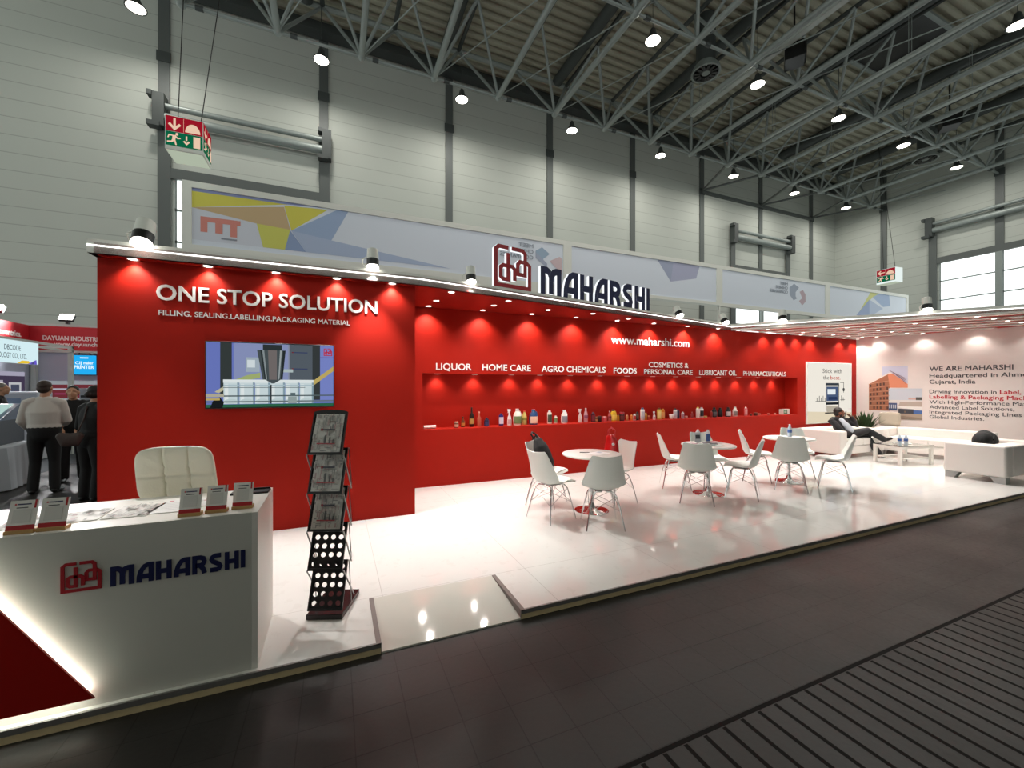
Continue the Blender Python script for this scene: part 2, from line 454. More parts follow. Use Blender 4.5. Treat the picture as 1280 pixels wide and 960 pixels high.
for k, x in enumerate((14.3, 18.9, 23.4)):
    t = thing('cable_tray', (x, 0, 13.35), 0, ['pale cable tray hung among the trusses above the black roof loudspeaker', 'long pale cable tray among the trusses in the middle of the right roof', 'pale cable tray among the trusses nearest the right wall'][k], 'cable tray', 'pale cable trays in the roof')
    b = MB(); b.box(-.11, .11, 0.5, 13.5, 0, .02); b.box(-.12, -.10, 0.5, 13.5, 0, .10); b.box(.10, .12, 0.5, 13.5, 0, .10); b.build('tray', TRAYM, t)
    for yy in (3, 8, 13): b = MB(); b.wire([(-.1, yy, .01), (-.1, yy, ZT - 13.35 + .2), (.1, yy, ZT - 13.35 + .2), (.1, yy, .01)], .012, 6); b.build('hanger', STEEL, t)
# V braces from the wall columns to the truss nodes
for k in range(8):
    x = -5.41 + 5 * k
    if k < 5: continue
    t = thing('column_brace', (x, WY - .09, 12.97), 0, 'grey V-shaped brace from the %s wall column out to two roof nodes' % ORD[k], 'brace', 'V braces of the roof')
    b = MB(); [b.tube((0, 0, 0), (dx, -2.6, -.1), .06, 8) for dx in (-1.26, 1.24)]; b.build('brace_arms', COLUMN, t)
b = MB(); b.box(19.6, WX - 2.6, WY - .12, WY - .005, 12.8, 12.98); tag(b.build('column_rail', COLUMN), 'horizontal dark rail joining the columns at the right end of the long wall', 'rail')

# hall lamps hung below the trusses
lamp0 = None
LBL = {}
def hall_lamp(x, y, lab, lit=True):
    global lamp0
    if lamp0 is None:
        t = lamp0 = thing('hall_lamp', (0, 0, 0))
        b = MB(); b.lathe([(.05, .42), (.09, .36), (.12, .2), (.27, .02), (.27, 0), (.25, 0), (.25, .01)], n=20); b.build('reflector', DARKSTEEL, t)
        b = MB(); b.lathe([(0, -.03), (.15, -.02), (.24, .012), (0, .014)], n=20); b.build('bulb_glass', LAMP, t)
        b = MB(); b.tube((0, 0, .4), (0, 0, 2.3), .012, 6); b.build('hanger', DARKSTEEL, t)
        l = bpy.data.lights.new('lamp_light', 'AREA'); l.shape = 'DISK'; l.size = .5; l.energy = HALL_W; l.color = (1, .97, .90)
        lo = bpy.data.objects.new('lamp_light', l); COL.objects.link(lo); lo.location = (0, 0, -.06); lo.parent = t
    else: t = copy_tree(lamp0)
    t.location = (x, y, 12.86)
    tag(t, lab, 'lamp', 'round hall lamps in the roof')
for k in range(8): hall_lamp(-5.46 + 5.02 * k, 15.73, 'round hall lamp beside the long wall, %s from the left' % ORD[k])
for k in range(6): hall_lamp(4.55 + 4.98 * k, 10.6, 'round hall lamp in the middle row of the roof, %s from the left' % ORD[k])
for k in range(6): hall_lamp(4.6 + 5 * k, 5.67, 'round hall lamp in the row nearest the camera, %s from the left' % ORD[k])

# air diffusers, loudspeakers, roof hatch
for k, (x, y) in enumerate(((12.74, 11.37), (28.05, 11.25))):
    t = thing('air_diffuser', (x, y, 13.3), 0, ['grey round air duct with a swirl grille, the larger and nearer one', 'grey round air duct with a swirl grille hanging near the right wall'][k], 'air duct', 'round air diffusers in the roof')
    b = MB(); b.lathe([(.34, .25), (.34, 2.08)], n=20); b.build('duct', DARKSTEEL, t)
    b = MB(); b.lathe([(.35, .34), (.49, .14), (.52, 0), (.45, 0), (.44, .08)], n=24); b.build('rim', STEEL, t)
    b = MB(); b.lathe([(0, .0), (.14, 0), (.16, .06), (.44, .07)], n=24); b.m(1)
    for q in range(12):
        a = 2 * PI * q / 12; M = Matrix.Rotation(a, 4, 'Z'); b.box(.19, .41, -.055, .045, -.012, .065, M)
    b.build('swirl_grille', [STEEL, BLACK], t)
for k, (x, y) in enumerate(((14.9, 9.5), (24.95, 9.2))):
    t = thing('roof_loudspeaker', (x, y, 13.0), R(35), ['black box loudspeaker in the roof above the booth logo side', 'black box loudspeaker in the roof beside the right-hand air duct'][k], 'loudspeaker', 'black loudspeakers in the roof')
    b = MB(); b.box(-.34, .34, -.30, .30, 0, .55); b.box(-.31, .31, -.34, -.30, .05, .50); b.build('cabinet', BLACK, t, bevel=.04)
    b = MB(); b.tube((0, 0, .55), (0, 0, 2.4), .03, 8); b.build('bracket', BLACK, t)
t = thing('roof_hatch', (20.6, 9.2, RZ - .06), 0, 'dark square smoke hatch opening in the corrugated roof', 'hatch')
b = MB(); b.box(-1.5, 1.5, -1.3, -1.15, -.05, .05); b.box(-1.5, 1.5, 1.15, 1.3, -.05, .05); b.box(-1.5, -1.35, -1.15, 1.15, -.05, .05); b.box(1.35, 1.5, -1.15, 1.15, -.05, .05); b.build('hatch_frame', STEEL, t)
b = MB(); b.box(-1.35, 1.35, -1.15, 1.15, 0, .04); b.build('hatch_lid', BLACK, t)

# hanging escape signs
def escape_sign(name, loc, rz, w, h, dp, label, arrow, dark=False):
    t = thing(name, loc, rz, label, 'sign', 'hanging escape signs')
    b = MB(); b.box(-w / 2, w / 2, 0, dp, 0, h); b.build('housing', FASCIA if dark else emit('sign_white', (.9, 1, .97), .9), t, bevel=.015)
    EM = .8
    def face(fr, ww, side):
        c1, c2, wh = 'A51A2B', '0E6A48', 'FFD9BC'
        it = [rect(c1, .02, .54, .98, .98), rect(c2, .02, .12, .98, .53)]
        if arrow == 'down':
            it += [(wh, [(.22, .93), (.28, .93), (.28, .62), (.22, .62)]), (wh, [(.25, .57), (.08, .74), (.13, .79), (.25, .67)]), (wh, [(.25, .57), (.42, .74), (.37, .79), (.25, .67)])]
        else:
            it += [(wh, [(.15, .73), (.45, .73), (.45, .79), (.15, .79)]), (wh, [(.07, .76), (.22, .92), (.27, .88), (.16, .76)]), (wh, [(.07, .76), (.22, .60), (.27, .64), (.16, .76)])]
        it += [(wh, [(.52 + .2 + .2 * math.cos(PI * k / 12), .58 + .26 * math.sin(PI * k / 12)) for k in range(13)]), rect(wh, .48, .56, .487, .96)]
        it += [disc(wh, .31, .47, .035, 1.2), (wh, [(.20, .43), (.29, .44), (.27, .28), (.19, .30)]), (wh, [(.19, .31), (.27, .30), (.20, .22), (.06, .20), (.06, .24), (.17, .26)]),
               (wh, [(.23, .31), (.28, .28), (.31, .15), (.27, .15), (.25, .24)]), (wh, [(.29, .42), (.26, .38), (.33, .33), (.41, .35), (.41, .38), (.34, .37)]), (wh, [(.22, .43), (.20, .40), (.12, .40), (.10, .33), (.07, .34), (.10, .44)]),
               rect(wh, .54, .33, .58, .46), (wh, [(.56, .19), (.47, .29), (.51, .32), (.56, .26)]), (wh, [(.56, .19), (.65, .29), (.61, .32), (.56, .26)]), rect(wh, .74, .15, .92, .48)]
        return art('pictogram_panel', fr, ww, h, it, t, EM, base=.001)
    face(frame((-w / 2, 0, 0), (1, 0, 0)), w, 0)
    if dark: face(frame((w / 2, 0, 0), (0, 1, 0)), dp, 1)
    b = MB(); b.box(-w / 2 + .02, w / 2 - .02, .02, dp - .02, -.012, 0); b.build('light_tray', emit('tray_glow', (.75, .85, .66), .55), t)
    b = MB()
    for sx in (-.3, .3): b.tube((w * sx, dp / 2, h), (w * sx + (.9 if dark else -.8) * (1 if sx > 0 else .3), dp / 2, RZ + .03 - loc[2]), .012, 6)
    b.build('suspension_wire', BLACK, t)
escape_sign('escape_sign', (-3.27, 12.0, 7.13), 0, .74, .80, .69, 'large red and green escape sign box with a down arrow, hanging left', 'down', True)
escape_sign('escape_sign', (28.2, 13.0, 7.35), R(-95), .92, .80, .6, 'small red and green escape sign with a left arrow, hanging far right', 'left')

# banner wall behind the booth: framed back-printed fabric on posts
BY, BZ0, BZ1 = 13.0, 5.08, 6.86
posts = [-3.55, 7.72, 15.33, 22.9, 30.4]
for k in range(4):
    x0, x1 = posts[k] + .03, posts[k + 1] - .03; w, h = x1 - x0, BZ1 - BZ0
    t = thing('banner', (0, 0, 0), 0, ['long pale banner with yellow and blue facets at its left end', 'pale banner with one grey-violet facet at its top, behind the roof sign letters', 'pale banner with a grey and pink hexagon mark and mirrored small text', 'pale banner with a yellow and blue peak, at the right end of the row'][k], 'banner', 'framed banners behind the booth')
    b = MB()
    b.box(x0, x1, BY - .05, BY + .05, BZ1 - .16, BZ1); b.box(x0, x1, BY - .05, BY + .05, BZ0 - (.3 if k == 0 else 0), BZ0 + .16)
    b.box(x0, x0 + .14, BY - .05, BY + .05, BZ0 + .16, BZ1 - .16); b.box(x1 - .14, x1, BY - .05, BY + .05, BZ0 + .16, BZ1 - .16); b.build('frame', FASCIA, t)
    fr = frame((x0, BY, BZ0), (1, 0, 0))
    it = [rect('E2EAF6', 0.01, .09, .99, .91)]
    U = lambda x: (x - x0) / w
    V = lambda z: (z - BZ0) / h
    def pg(c, *q): it.append((c, [(U(a), V(z)) for a, z in q]))
    if k == 0:
        pg('D9DEEA', (-3.38, 5.38), (-1.75, 5.38), (-1.95, 6.0), (-3.38, 6.2)); pg('E0D95A', (-3.38, 6.2), (-1.2, 6.64), (-3.38, 6.62)); pg('8F99C8', (-3.38, 6.62), (-1.25, 6.64), (-.2, 6.70), (-3.38, 6.71))
        pg('CFB489', (-3.38, 6.2), (-1.3, 6.56), (-1.15, 5.95), (-1.95, 6.0)); pg('E0D95A', (-1.3, 6.6), (.05, 6.68), (-.2, 6.66), (-1.12, 5.93)); pg('D8D968', (-1.95, 6.0), (-1.15, 5.95), (-1.28, 5.38), (-1.8, 5.38))
        pg('A3B9DB', (-1.12, 5.93), (.05, 6.70), (.35, 6.70), (-.1, 5.80)); pg('93A8CF', (-1.15, 5.93), (-1.28, 5.38), (-.75, 5.38)); pg('B3C3E0', (-1.12, 5.93), (-.75, 5.38), (3.4, 5.38), (-.1, 5.8))
        c = 'DE8E82'; pg(c, (-3.2, 5.6), (-3.2, 6.0), (-2.32, 6.0), (-2.32, 5.87), (-3.05, 5.87), (-3.05, 5.6)); pg(c, (-2.88, 5.6), (-2.88, 5.9), (-2.72, 5.9), (-2.72, 5.6)); pg(c, (-2.55, 5.55), (-2.55, 5.9), (-2.4, 5.9), (-2.4, 5.55)); pg('8D93A0', (-2.75, 5.46), (-2.4, 5.46), (-2.4, 5.5), (-2.75, 5.5))
        pg('9FB6CD', (6.45, 6.35), (6.7, 6.5), (7.0, 6.3), (6.75, 6.1), (6.75, 5.95), (6.45, 6.1)); pg('A9B3C9', (6.45, 6.1), (6.9, 5.8), (6.9, 5.95), (6.45, 6.3)); pg('D9C3C8', (7.0, 6.05), (7.4, 6.25), (7.5, 6.2), (7.5, 5.6), (7.3, 5.8))
    if k == 1:
        pg('B3B7D2', (11.9, 6.70), (14.2, 6.70), (14.0, 6.15), (12.6, 5.88)); pg('A6AFC9', (11.9, 6.70), (12.6, 5.88), (12.75, 6.70))
    if k == 2:
        pg('A3AEC0', (20.0, 6.35), (20.35, 6.55), (20.7, 6.4), (20.45, 6.15), (20.45, 5.95), (20.55, 5.85), (20.3, 5.75), (20.0, 6.0)); pg('C2AEB8', (20.75, 6.2), (21.0, 6.3), (21.2, 6.1), (21.2, 5.75), (20.95, 5.55), (20.7, 5.75), (20.95, 5.9))
    if k == 3:
        pg('D7D98A', (25.6, 5.5), (26.7, 6.70), (27.5, 6.70), (27.9, 6.2), (26.9, 6.45)); pg('A9BEDF', (26.9, 6.45), (27.9, 6.0), (28.6, 6.1), (28.5, 6.70), (27.5, 6.70)); pg('9EB0D6', (25.4, 5.38), (26.6, 6.3), (26.6, 5.38)); pg('BCCBE4', (26.6, 6.3), (26.6, 5.38), (27.9, 5.9))
    fab = art('fabric_print', fr, w, h, it, t, base=.012)
    MT = flat('9AA4B4')
    if k in (0, 2):
        xr = 6.35 if k == 0 else 19.85
        for q, (s_, zz) in enumerate((('MEET', 6.42), ('CHINESE', 6.22), ('COMPANIES', 6.02))):
            ww = (.55, .85, 1.25)[q]; text('lettering', s_, fr, xr - ww - x0, zz - BZ0, .13, MT, fab, w=ww, mirror=True, depth=.002, base=.03)
    b = MB(); b.box(x0, x1, BY - .004, BY + .008, BZ0 + .1, BZ1 - .1); b.build('backing_fabric', flat('E2EAF6'), t)
    if k == 1:
        b = MB(); b.box(x0, x1, BY - .06, BY - .052, BZ0 - .04, BZ0 + .04); b.build('lower_rail', TRAYM, t)
for k, x in enumerate(posts):
    b = MB(); b.box(x - .03, x + .03, BY - .05, BY + .05, G, BZ1)
    tag(b.build('banner_post', FASCIA), 'slim pale post holding up the banner row, %s from the left' % ORD[k], 'post', 'posts of the banner row')
# ================================================================== THE BOOTH SHELL
LWY, BWY, ZS = 5.25, 6.57, 2.852
EW0, EWD = Vector((12.85, 6.57, 0)), Vector((.194, -.981, 0)).normalized()
def ew(s, z=0): p = EW0 + EWD * s; return (p.x, p.y, z)
# raised white stage floor with a ramp cut into its front edge
sm = mat('stage_floor', 'DEDAD3', 0.10, spec=0.6); n = NT(sm); vec, o = n.xyz()
seam = n.math('MAXIMUM', n.groove(o[0], 1.2, .004, -.33), n.groove(o[1], 2.4, .004, -.9))
n1 = n.noise(vec, .8, 6); n2 = n.noise(vec, 9, 6)
bs = n.mix(n1, (.71, .695, .67), (.79, .78, .76)); bs = n.mix(n.math('MULTIPLY', n.math('GREATER_THAN', n2, .62), .12), bs, (.5, .47, .43))
n.link(n.mix(n.math('MULTIPLY', seam, .55), bs, (.30, .27, .25)), n.b.inputs['Base Color'])
n.link(n.math('ADD', .015, n.math('MULTIPLY', n1, .10)), n.b.inputs['Roughness'])
SX0, SX1, SF, SBk = -2.6, 14.2, 2.70, 7.0
RX0, RX1, RY = .262, 1.222, 3.285
flat3 = lambda u, v, d: (u, v, d)
b = MB(); b.prism([(SX0, SF), (RX0, SF), (RX0, RY), (RX1, RY), (RX1, SF), (SX1, SF), (SX1, SBk), (SX0, SBk)], flat3, G, 0)
stage = tag(b.build('floor_stage', sm), kind='structure')
b = MB(); b.prism([(SF - .012, G), (SF - .012, G + .012), (RY, 0), (RY, G)], lambda u, v, d: (d, u, v), RX0 + .004, RX1 - .004)
tag(b.build('ramp', mat('ramp_white', 'CFCDC5', .07, noise=.03), stage))
b = MB()
for x0, x1 in ((SX0, RX0), (RX1, SX1)): b.box(x0, x1, SF - .014, SF + .001, -.026, .0025)
tag(b.build('trim_1', PROFILE), kind='structure')
b = MB()
for x0, x1 in ((SX0, RX0), (RX1, SX1)): b.box(x0, x1, SF - .008, SF, G, -.0262)
tag(b.build('trim_2', WOOD), kind='structure')
b = MB()
for x0, x1 in ((RX0 - .028, RX0 + .003), (RX1 - .003, RX1 + .028)): b.box(x0, x1, SF - .014, RY, -.006, .0035)
for x, s_ in ((RX0 + .0015, 1), (RX1 - .0015, -1)): b.prism([(SF - .01, G), (SF - .01, 0), (RY, 0)], lambda u, v, d: (x + d * s_, u, v), 0, .002)
tag(b.build('trim_3', mat('ramp_profile', '6F6460', .5, .1)), kind='structure')

# walls
b = MB(); b.box(-2.115, .92, LWY, BWY + .3, 0, ZS); wl = tag(b.build('wall_left', RED), kind='structure')
NX0, NX1, NZ0, NZ1 = 1.27, 10.41, .912, 1.81
b = MB()
b.box(.92, 12.85, BWY, BWY + .31, 0, NZ0); b.box(.92, 12.85, BWY, BWY + .31, NZ1, ZS); b.box(.92, NX0, BWY, BWY + .31, NZ0, NZ1); b.box(NX1, 12.85, BWY, BWY + .31, NZ0, NZ1)
b.box(.92, 12.85, BWY + .31, BWY + .36, 0, ZS)
wb = tag(b.build('wall_display', RED), kind='structure')
b = MB(); fe = lambda u, v, d: tuple(EW0 + EWD * u - EWD.cross(Vector((0, 0, 1))) * d + Vector((0, 0, v)))
b.prism([(0, 0), (4.0, 0), (4.0, ZS + .06), (0, ZS + .06)], fe, 0, .12)
we = tag(b.build('wall_end', WALLW), kind='structure')
# soffit, roof panel and slats
FA, FB, FC, FD = (-2.13, 5.10), (.96, 5.13), (8.12, 6.55), (10.92, 2.64)
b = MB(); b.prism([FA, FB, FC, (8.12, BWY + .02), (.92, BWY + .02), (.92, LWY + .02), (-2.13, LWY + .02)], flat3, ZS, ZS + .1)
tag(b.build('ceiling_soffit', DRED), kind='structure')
b = MB(); b.prism([FC, FD, (13.62, 2.64), (12.86, BWY + .02), (8.12, BWY + .02)], flat3, ZS + .022, ZS + .062)
lr = tag(b.build('ceiling_lounge', RED), kind='structure')
sl = Vector((FD[0] - FC[0], FD[1] - FC[1], 0)); 
for k in range(8):
    x0 = (8.48, 9.12, 9.69, 10.28, 10.83, 11.46, 12.03, 12.6)[k]
    def xe(y): return EW0.x + (BWY - y) * .1977
    y1 = 2.66
    xa = lambda y: x0 + (6.55 - y) * .69
    while xa(y1) + .17 > xe(y1) - .02 and y1 < 6.5: y1 += .02
    b = MB(); b.prism([(xa(6.55) - .10, 6.55), (xa(y1) - .10, y1), (xa(y1) + .10, y1), (xa(6.55) + .10, 6.55)], flat3, ZS, ZS + .0215)
    b.build('slat', FASCIA, lr)
def band(pts, z0, z1, d0, d1, b):
    for (ax, ay), (cx, cy) in zip(pts, pts[1:]):
        t = Vector((cx - ax, cy - ay, 0)).normalized(); nn = Vector((t.y, -t.x, 0))
        P = [Vector((ax, ay, 0)), Vector((cx, cy, 0))]
        b.prism([(0, z0), ((P[1] - P[0]).length, z0), ((P[1] - P[0]).length, z1), (0, z1)], lambda u, v, d: tuple(P[0] + t * u + nn * d + Vector((0, 0, v))), d0, d1)
b = MB(); band([(-2.13, 6.4), FA, FB, FC, FD], ZS, 2.985, -.05, 0, b); fa = tag(b.build('trim_4', FASCIA), kind='structure')
b = MB(); band([FA, FB, FC, FD], 2.916, 2.928, .001, .008, b); b.build('led_strip', LED, fa)
# lettering on the walls
fl = frame((0, LWY, 0), (1, 0, 0)); fb = frame((0, BWY, 0), (1, 0, 0))
text('lettering', 'ONE STOP SOLUTION', fl, -1.655, 2.477, .152, LETTER, wl, w=2.12, bold=.018, depth=.012, label='large white ONE STOP SOLUTION lettering')
text('lettering', 'FILLING. SEALING.LABELLING.PACKAGING MATERIAL', fl, -1.64, 2.322, .052, LETTER, wl, w=1.80, bold=.010, depth=.006, label='small white line FILLING. SEALING. LABELLING. PACKAGING MATERIAL')
for s_, x0, x1, z, h in (('LIQUOR', 1.485, 2.075, 1.868, .105), ('HOME CARE', 2.269, 3.165, 1.868, .105), ('AGRO CHEMICALS', 3.382, 4.745, 1.862, .105), ('FOODS', 4.941, 5.49, 1.853, .105),
                         ('COSMETICS &', 5.802, 6.855, 1.988, .10), ('PERSONAL CARE', 5.68, 6.97, 1.846, .10), ('LUBRICANT OIL', 7.169, 8.29, 1.846, .105), ('PHARMACEUTICALS', 8.516, 9.98, 1.845, .10)):
    text('lettering', s_, fb, x0, z, h, LETTER, wb, w=x1 - x0, bold=.011, depth=.008, label='white %s lettering above the niche' % s_)
text('lettering', 'www.maharshi.com', fb, 4.885, 2.43, .155, LETTER, wb, w=1.99, bold=.011, depth=.008, label='white www.maharshi.com lettering')
GREYT = mat('grey_text', '45464A', .5); REDT = mat('red_text', 'C02332', .5)
fw = frame(EW0, EWD)
def ewt(s_, z, h, u, m=GREYT, ref=None, bold=.012, lab=None):
    me = text_mesh(s_); wd = max(q.co.x for q in me.vertices) - min(q.co.x for q in me.vertices); bpy.data.meshes.remove(me)
    if ref:
        me = text_mesh(ref[0]); k = ref[1] / (max(q.co.x for q in me.vertices) - min(q.co.x for q in me.vertices)); bpy.data.meshes.remove(me)
    else: k = .155
    text('lettering', s_, fw, u, z, h, m, we, w=wd * k, bold=bold, depth=.003, label=lab)
    return wd * k
U0 = 1.405
ewt('WE ARE MAHARSHI', 1.965, .108, U0, ref=('WE ARE MAHARSHI', 1.285), bold=.02, lab='dark grey heading WE ARE MAHARSHI')
ewt('Headquartered in Ahmedabad,', 1.81, .092, U0, ref=('Headquartered in Ahm', 1.40), bold=.018, lab='dark grey line Headquartered in')
ewt('Gujarat, India', 1.665, .092, U0, ref=('Gujarat, India', .74), bold=.018, lab='dark grey line Gujarat, India')
w_ = ewt('Driving Innovation in ', 1.436, .085, U0, ref=('Driving Innovation in', 1.05), lab='grey line Driving Innovation in')
ewt('Label,', 1.436, .085, U0 + w_ + .05, REDT, ref=('Label', .26), bold=.02, lab='red word Label')
ewt('Labelling & Packaging Machines', 1.311, .085, U0, REDT, ref=('Labelling & Packaging Mac', 1.41), bold=.02, lab='red line Labelling & Packaging')
for k, (s_, rf) in enumerate((('With High-Performance Materials,', ('With High-Performance Ma', 1.42)), ('Advanced Label Solutions,', ('Advanced Label Solutions,', 1.30)), ('Integrated Packaging Lines for', ('Integrated Packaging Lines', 1.40)), ('Global Industries.', ('Global Industries.', .87)))):
    ewt(s_, (1.19, 1.07, .95, .835)[k], .080, U0, ref=rf, lab='grey line ' + s_)
# printed pictures on the end wall
def pw(u0, z0, u1, z1): return frame(EW0 + EWD * u0 + Vector((0, 0, z0)), EWD), u1 - u0, z1 - z0
fr, w, h = pw(.265, .98, 1.02, 2.11)
BK, BD, BL = 'A86A4E', '5A3A30', 'D8896A'
it = [('C9CBE0', [(.35, .62), (1, .62), (1, 1), (.35, 1)]), (BK, [(0, 0), (.55, 0), (.55, .78), (.5, .82), (0, .60)]), (BL, [(.5, .82), (.55, .52), (1, .52), (1, .60), (.62, .84)]), ('ECDCD4', [(0, .60), (.5, .82), (.62, .84), (.56, .87), (.02, .64)])]
for r_ in range(6):
    for q in range(6):
        if (r_ * 5 + q * 3) % 4 == 0: continue
        x = .03 + q * .088; zb = (.03 + r_ * .1) * (1 + .22 * x); it.append(rect(BD, x, zb, x + .045, zb + .06))
    it.append(('C99478', [(0, .105 + r_ * .098), (.55, (.105 + r_ * .098) * 1.13), (.55, (.115 + r_ * .098) * 1.13), (0, .115 + r_ * .098)]))
for k in range(5): it.append(('7C5A66', [(.55 + .08 * k, .90 - .05 * k), (.95, .72 - .03 * k), (.95, .73 - .03 * k), (.55 + .08 * k, .912 - .05 * k)]))
p1 = art('building_print', fr, w, h, it, we, base=.001)
p1['label'] = 'printed picture of a brick-red building'
fr, w, h = pw(.66, .785, 1.28, 1.55)
it = [rect('C3C9D3', 0, .55, 1, 1), rect('D8D4D2', 0, .45, 1, .62), ('B5A79C', [(.3, .42), (1, .42), (1, .58), (.35, .56)]), ('E6E3DF', [(.25, .36), (1, .30), (1, .42), (.3, .42)]), rect('45557C', 0, .28, .26, .52), rect('3C3F48', .3, .18, .75, .33), rect('4A6AA8', .75, .12, 1, .30),
      rect('A79786', 0, 0, 1, .18), ('8F7F70', [(0, .0), (1, .0), (1, .06), (0, .14)]), rect('C9A7A0', .6, .64, .85, .70), rect('55504C', .82, .63, 1, .72)] + [rect('C8CBD4', .02 + .06 * k, .34, .05 + .06 * k, .46) for k in range(4)] + [disc('6E5F50', .5, .24, .03)]
p2 = art('factory_print', fr, w, h, it, we, base=.006)
p2['label'] = 'printed picture of a white and blue factory front'
# light box poster in the red wall
t = thing('lightbox_poster', (10.727, BWY, .667), 0, 'tall glowing cream poster reading Stick with the best, behind the sofa', 'poster')
w, h = 1.86, 1.545
b = MB(); b.box(0, w, -.03, -.001, 0, h); b.build('frame', FASCIA, t)
fr = frame((0, -.031, 0), (1, 0, 0))
it = [rect('F4EEE2', .012, .01, .988, .99), ('E6D8BC', [(.012, .01), (.988, .01), (.988, .16), (.012, .20)]), rect('3A4048', .40, .62, .70, .66), rect('4A5B7C', .42, .36, .68, .60), rect('E8EEF2', .44, .47, .62, .56), rect('2B3A5C', .46, .38, .66, .43), rect('20242A', .41, .30, .69, .34),
      rect('30343A', .40, .20, .415, .64), rect('30343A', .685, .20, .70, .64), rect('B9B0A0', .42, .18, .68, .28), rect('2A2A2C', .38, .155, .72, .175), rect('3A3A3A', .72, .665, .80, .675), rect('3A3A3A', .795, .50, .805, .675), disc('4A4A48', .80, .55, .025, 1.2)]
it += [rect('50504C', x, .36, x + .012, .42 + .03 * (k % 2)) for k, x in enumerate((.20, .25, .29, .33, .37, .74, .78))] + [rect('6A6A64', .17, .355, .40, .365), rect('6A6A64', .72, .375, .82, .385), rect('E7B8C0', .90, .22, .98, .225)]
art('lit_print', fr, w, h, it, t, .95)
pt = emit('poster_text', '6A6660', .9)
text('lettering', 'Stick with', fr, .60, 1.275, .105, pt, t, w=.80, bold=0, depth=.002, base=.012)
text('lettering', 'the', fr, .62, 1.11, .10, pt, t, w=.24, bold=0, depth=.002, base=.012)
text('lettering', 'best.', fr, .92, 1.11, .10, emit('poster_red', 'C8402C', .9), t, w=.42, bold=0, depth=.002, base=.012)

# television on the left wall
t = thing('television', (-1.242, LWY, 1.365), 0, 'black flat television on the red wall showing white tubs under a filling hopper', 'television')
w, h = 1.235, .71
b = MB(); b.box(0, w, -.06, -.02, 0, h); b.build('case', BLACK, t, bevel=.006)
b = MB(); b.box(w * .3, w * .7, -.02, 0, h * .3, h * .7); b.build('wall_mount', BLACKM, t)
fr = frame((.012, -.0605, .014), (1, 0, 0)); w -= .024; h -= .026
it = [rect('6F7EC6', 0, 0, 1, 1), rect('8F9AC4', .20, .3, .64, 1), rect('39403F', .10, .2, .185, 1), rect('9098AE', .62, .3, .64, 1), rect('5A636C', .63, .4, .82, 1), rect('3A3F40', .82, .1, .885, 1), rect('7E8CD0', .885, .1, 1, 1),
      rect('A9B8C4', .29, .55, .395, .78), rect('DDE8EC', .30, .62, .36, .74), rect('B8C8C8', .55, .55, .66, .60), ('A9B878', [(.20, .42), (.30, .50), (.40, .54), (.40, .46), (.30, .42)]), ('C9B36A', [(.83, .34), (1, .58), (1, .66), (.83, .42)]),
      ('C9C4A4', [(.06, .24), (.13, .33), (.13, .27), (.09, .22)]),
      ('4B5558', [(.375, .90), (.60, .90), (.575, .42), (.42, .42)]), ('2E3638', [(.40, .90), (.43, .90), (.46, .42), (.435, .42)]), ('8C979A', [(.415, .90), (.43, .90), (.455, .42), (.445, .42)]), ('77706F', [(.46, .90), (.53, .90), (.53, .42), (.47, .42)]), ('A3ADAF', [(.555, .90), (.57, .90), (.55, .45), (.54, .42)]), ('2A3133', [(.58, .90), (.60, .90), (.575, .42), (.56, .45)]), rect('30383A', .42, .90, .57, .99)]
for k in range(6):
    x = .125 + .118 * k
    it += [rect('D5E5E8', x, .05, x + .112, .40), rect('EEF6F6', x - .003, .38, x + .115, .43), rect('8FA8B4', x + .100, .05, x + .114, .385), rect('EDF6F6', x + .01, .10, x + .035, .36), rect('B4CAD2', x, .335, x + .114, .35), disc('C8DADC', x + .055, .09, .05, .8)]
it += [('4B5558', [(.44, .43), (.56, .43), (.51, .37), (.49, .37)]), rect('2D6A4C', 0, 0, 1, .045), rect('59676A', 0, .165, 1, .185), rect('7F8C8E', .12, .30, .76, .312), rect('6C797B', 0, .075, 1, .095), rect('39403F', .478, .05, .49, .35), ('1C2022', [(.03, 0), (.05, .10), (.10, .16), (.13, .08), (.12, 0)]), rect('9AA9A8', .62, .05, .69, .16), rect('5D6F74', .64, .17, .68, .22),
       rect('7B1E2A', .65, .865, .665, .88), rect('3A4468', .665, .865, .78, .88), rect('7B1E2A', .65, .60, .665, .615), rect('3A4468', .665, .60, .78, .615), rect('7E6FB8', .885, .795, 1, .81), rect('B9B4A0', 0, .16, .13, .21), rect('C9B36A', 0, .11, .10, .14)]
sc_ = art('screen', fr, w, h, it, t, .80, eps=.0002)
icon('screen_logo', fr, .915 * w, .83 * h, .075 * w, .125 * h, sc_, [glow('C8202C', .8)], .014, .0145)

# roof sign on the fascia
ux = Vector((FC[0] - FB[0], FC[1] - FB[1], 0)).normalized()
SIDE = emit('sign_side_glow', (.93, .97, 1), 1.15)
t = thing('roof_sign', (2.0, 5.34, 2.97), math.atan2(ux.y, ux.x), 'red square emblem and navy MAHARSHI letters standing on the white fascia', 'sign')
fr = frame((0, 0, 0), (1, 0, 0))
icon('emblem', fr, .005, .012, .66, .61, t, [LOGORED, SIDE], -.05, 0)
wordmark(fr, .835, .012, 2.54, .415, t, [NAVY, SIDE], -.05, 0)
b = MB(); b.box(0, 3.38, .0, .05, .005, .02); b.build('base_rail', FASCIA, t)

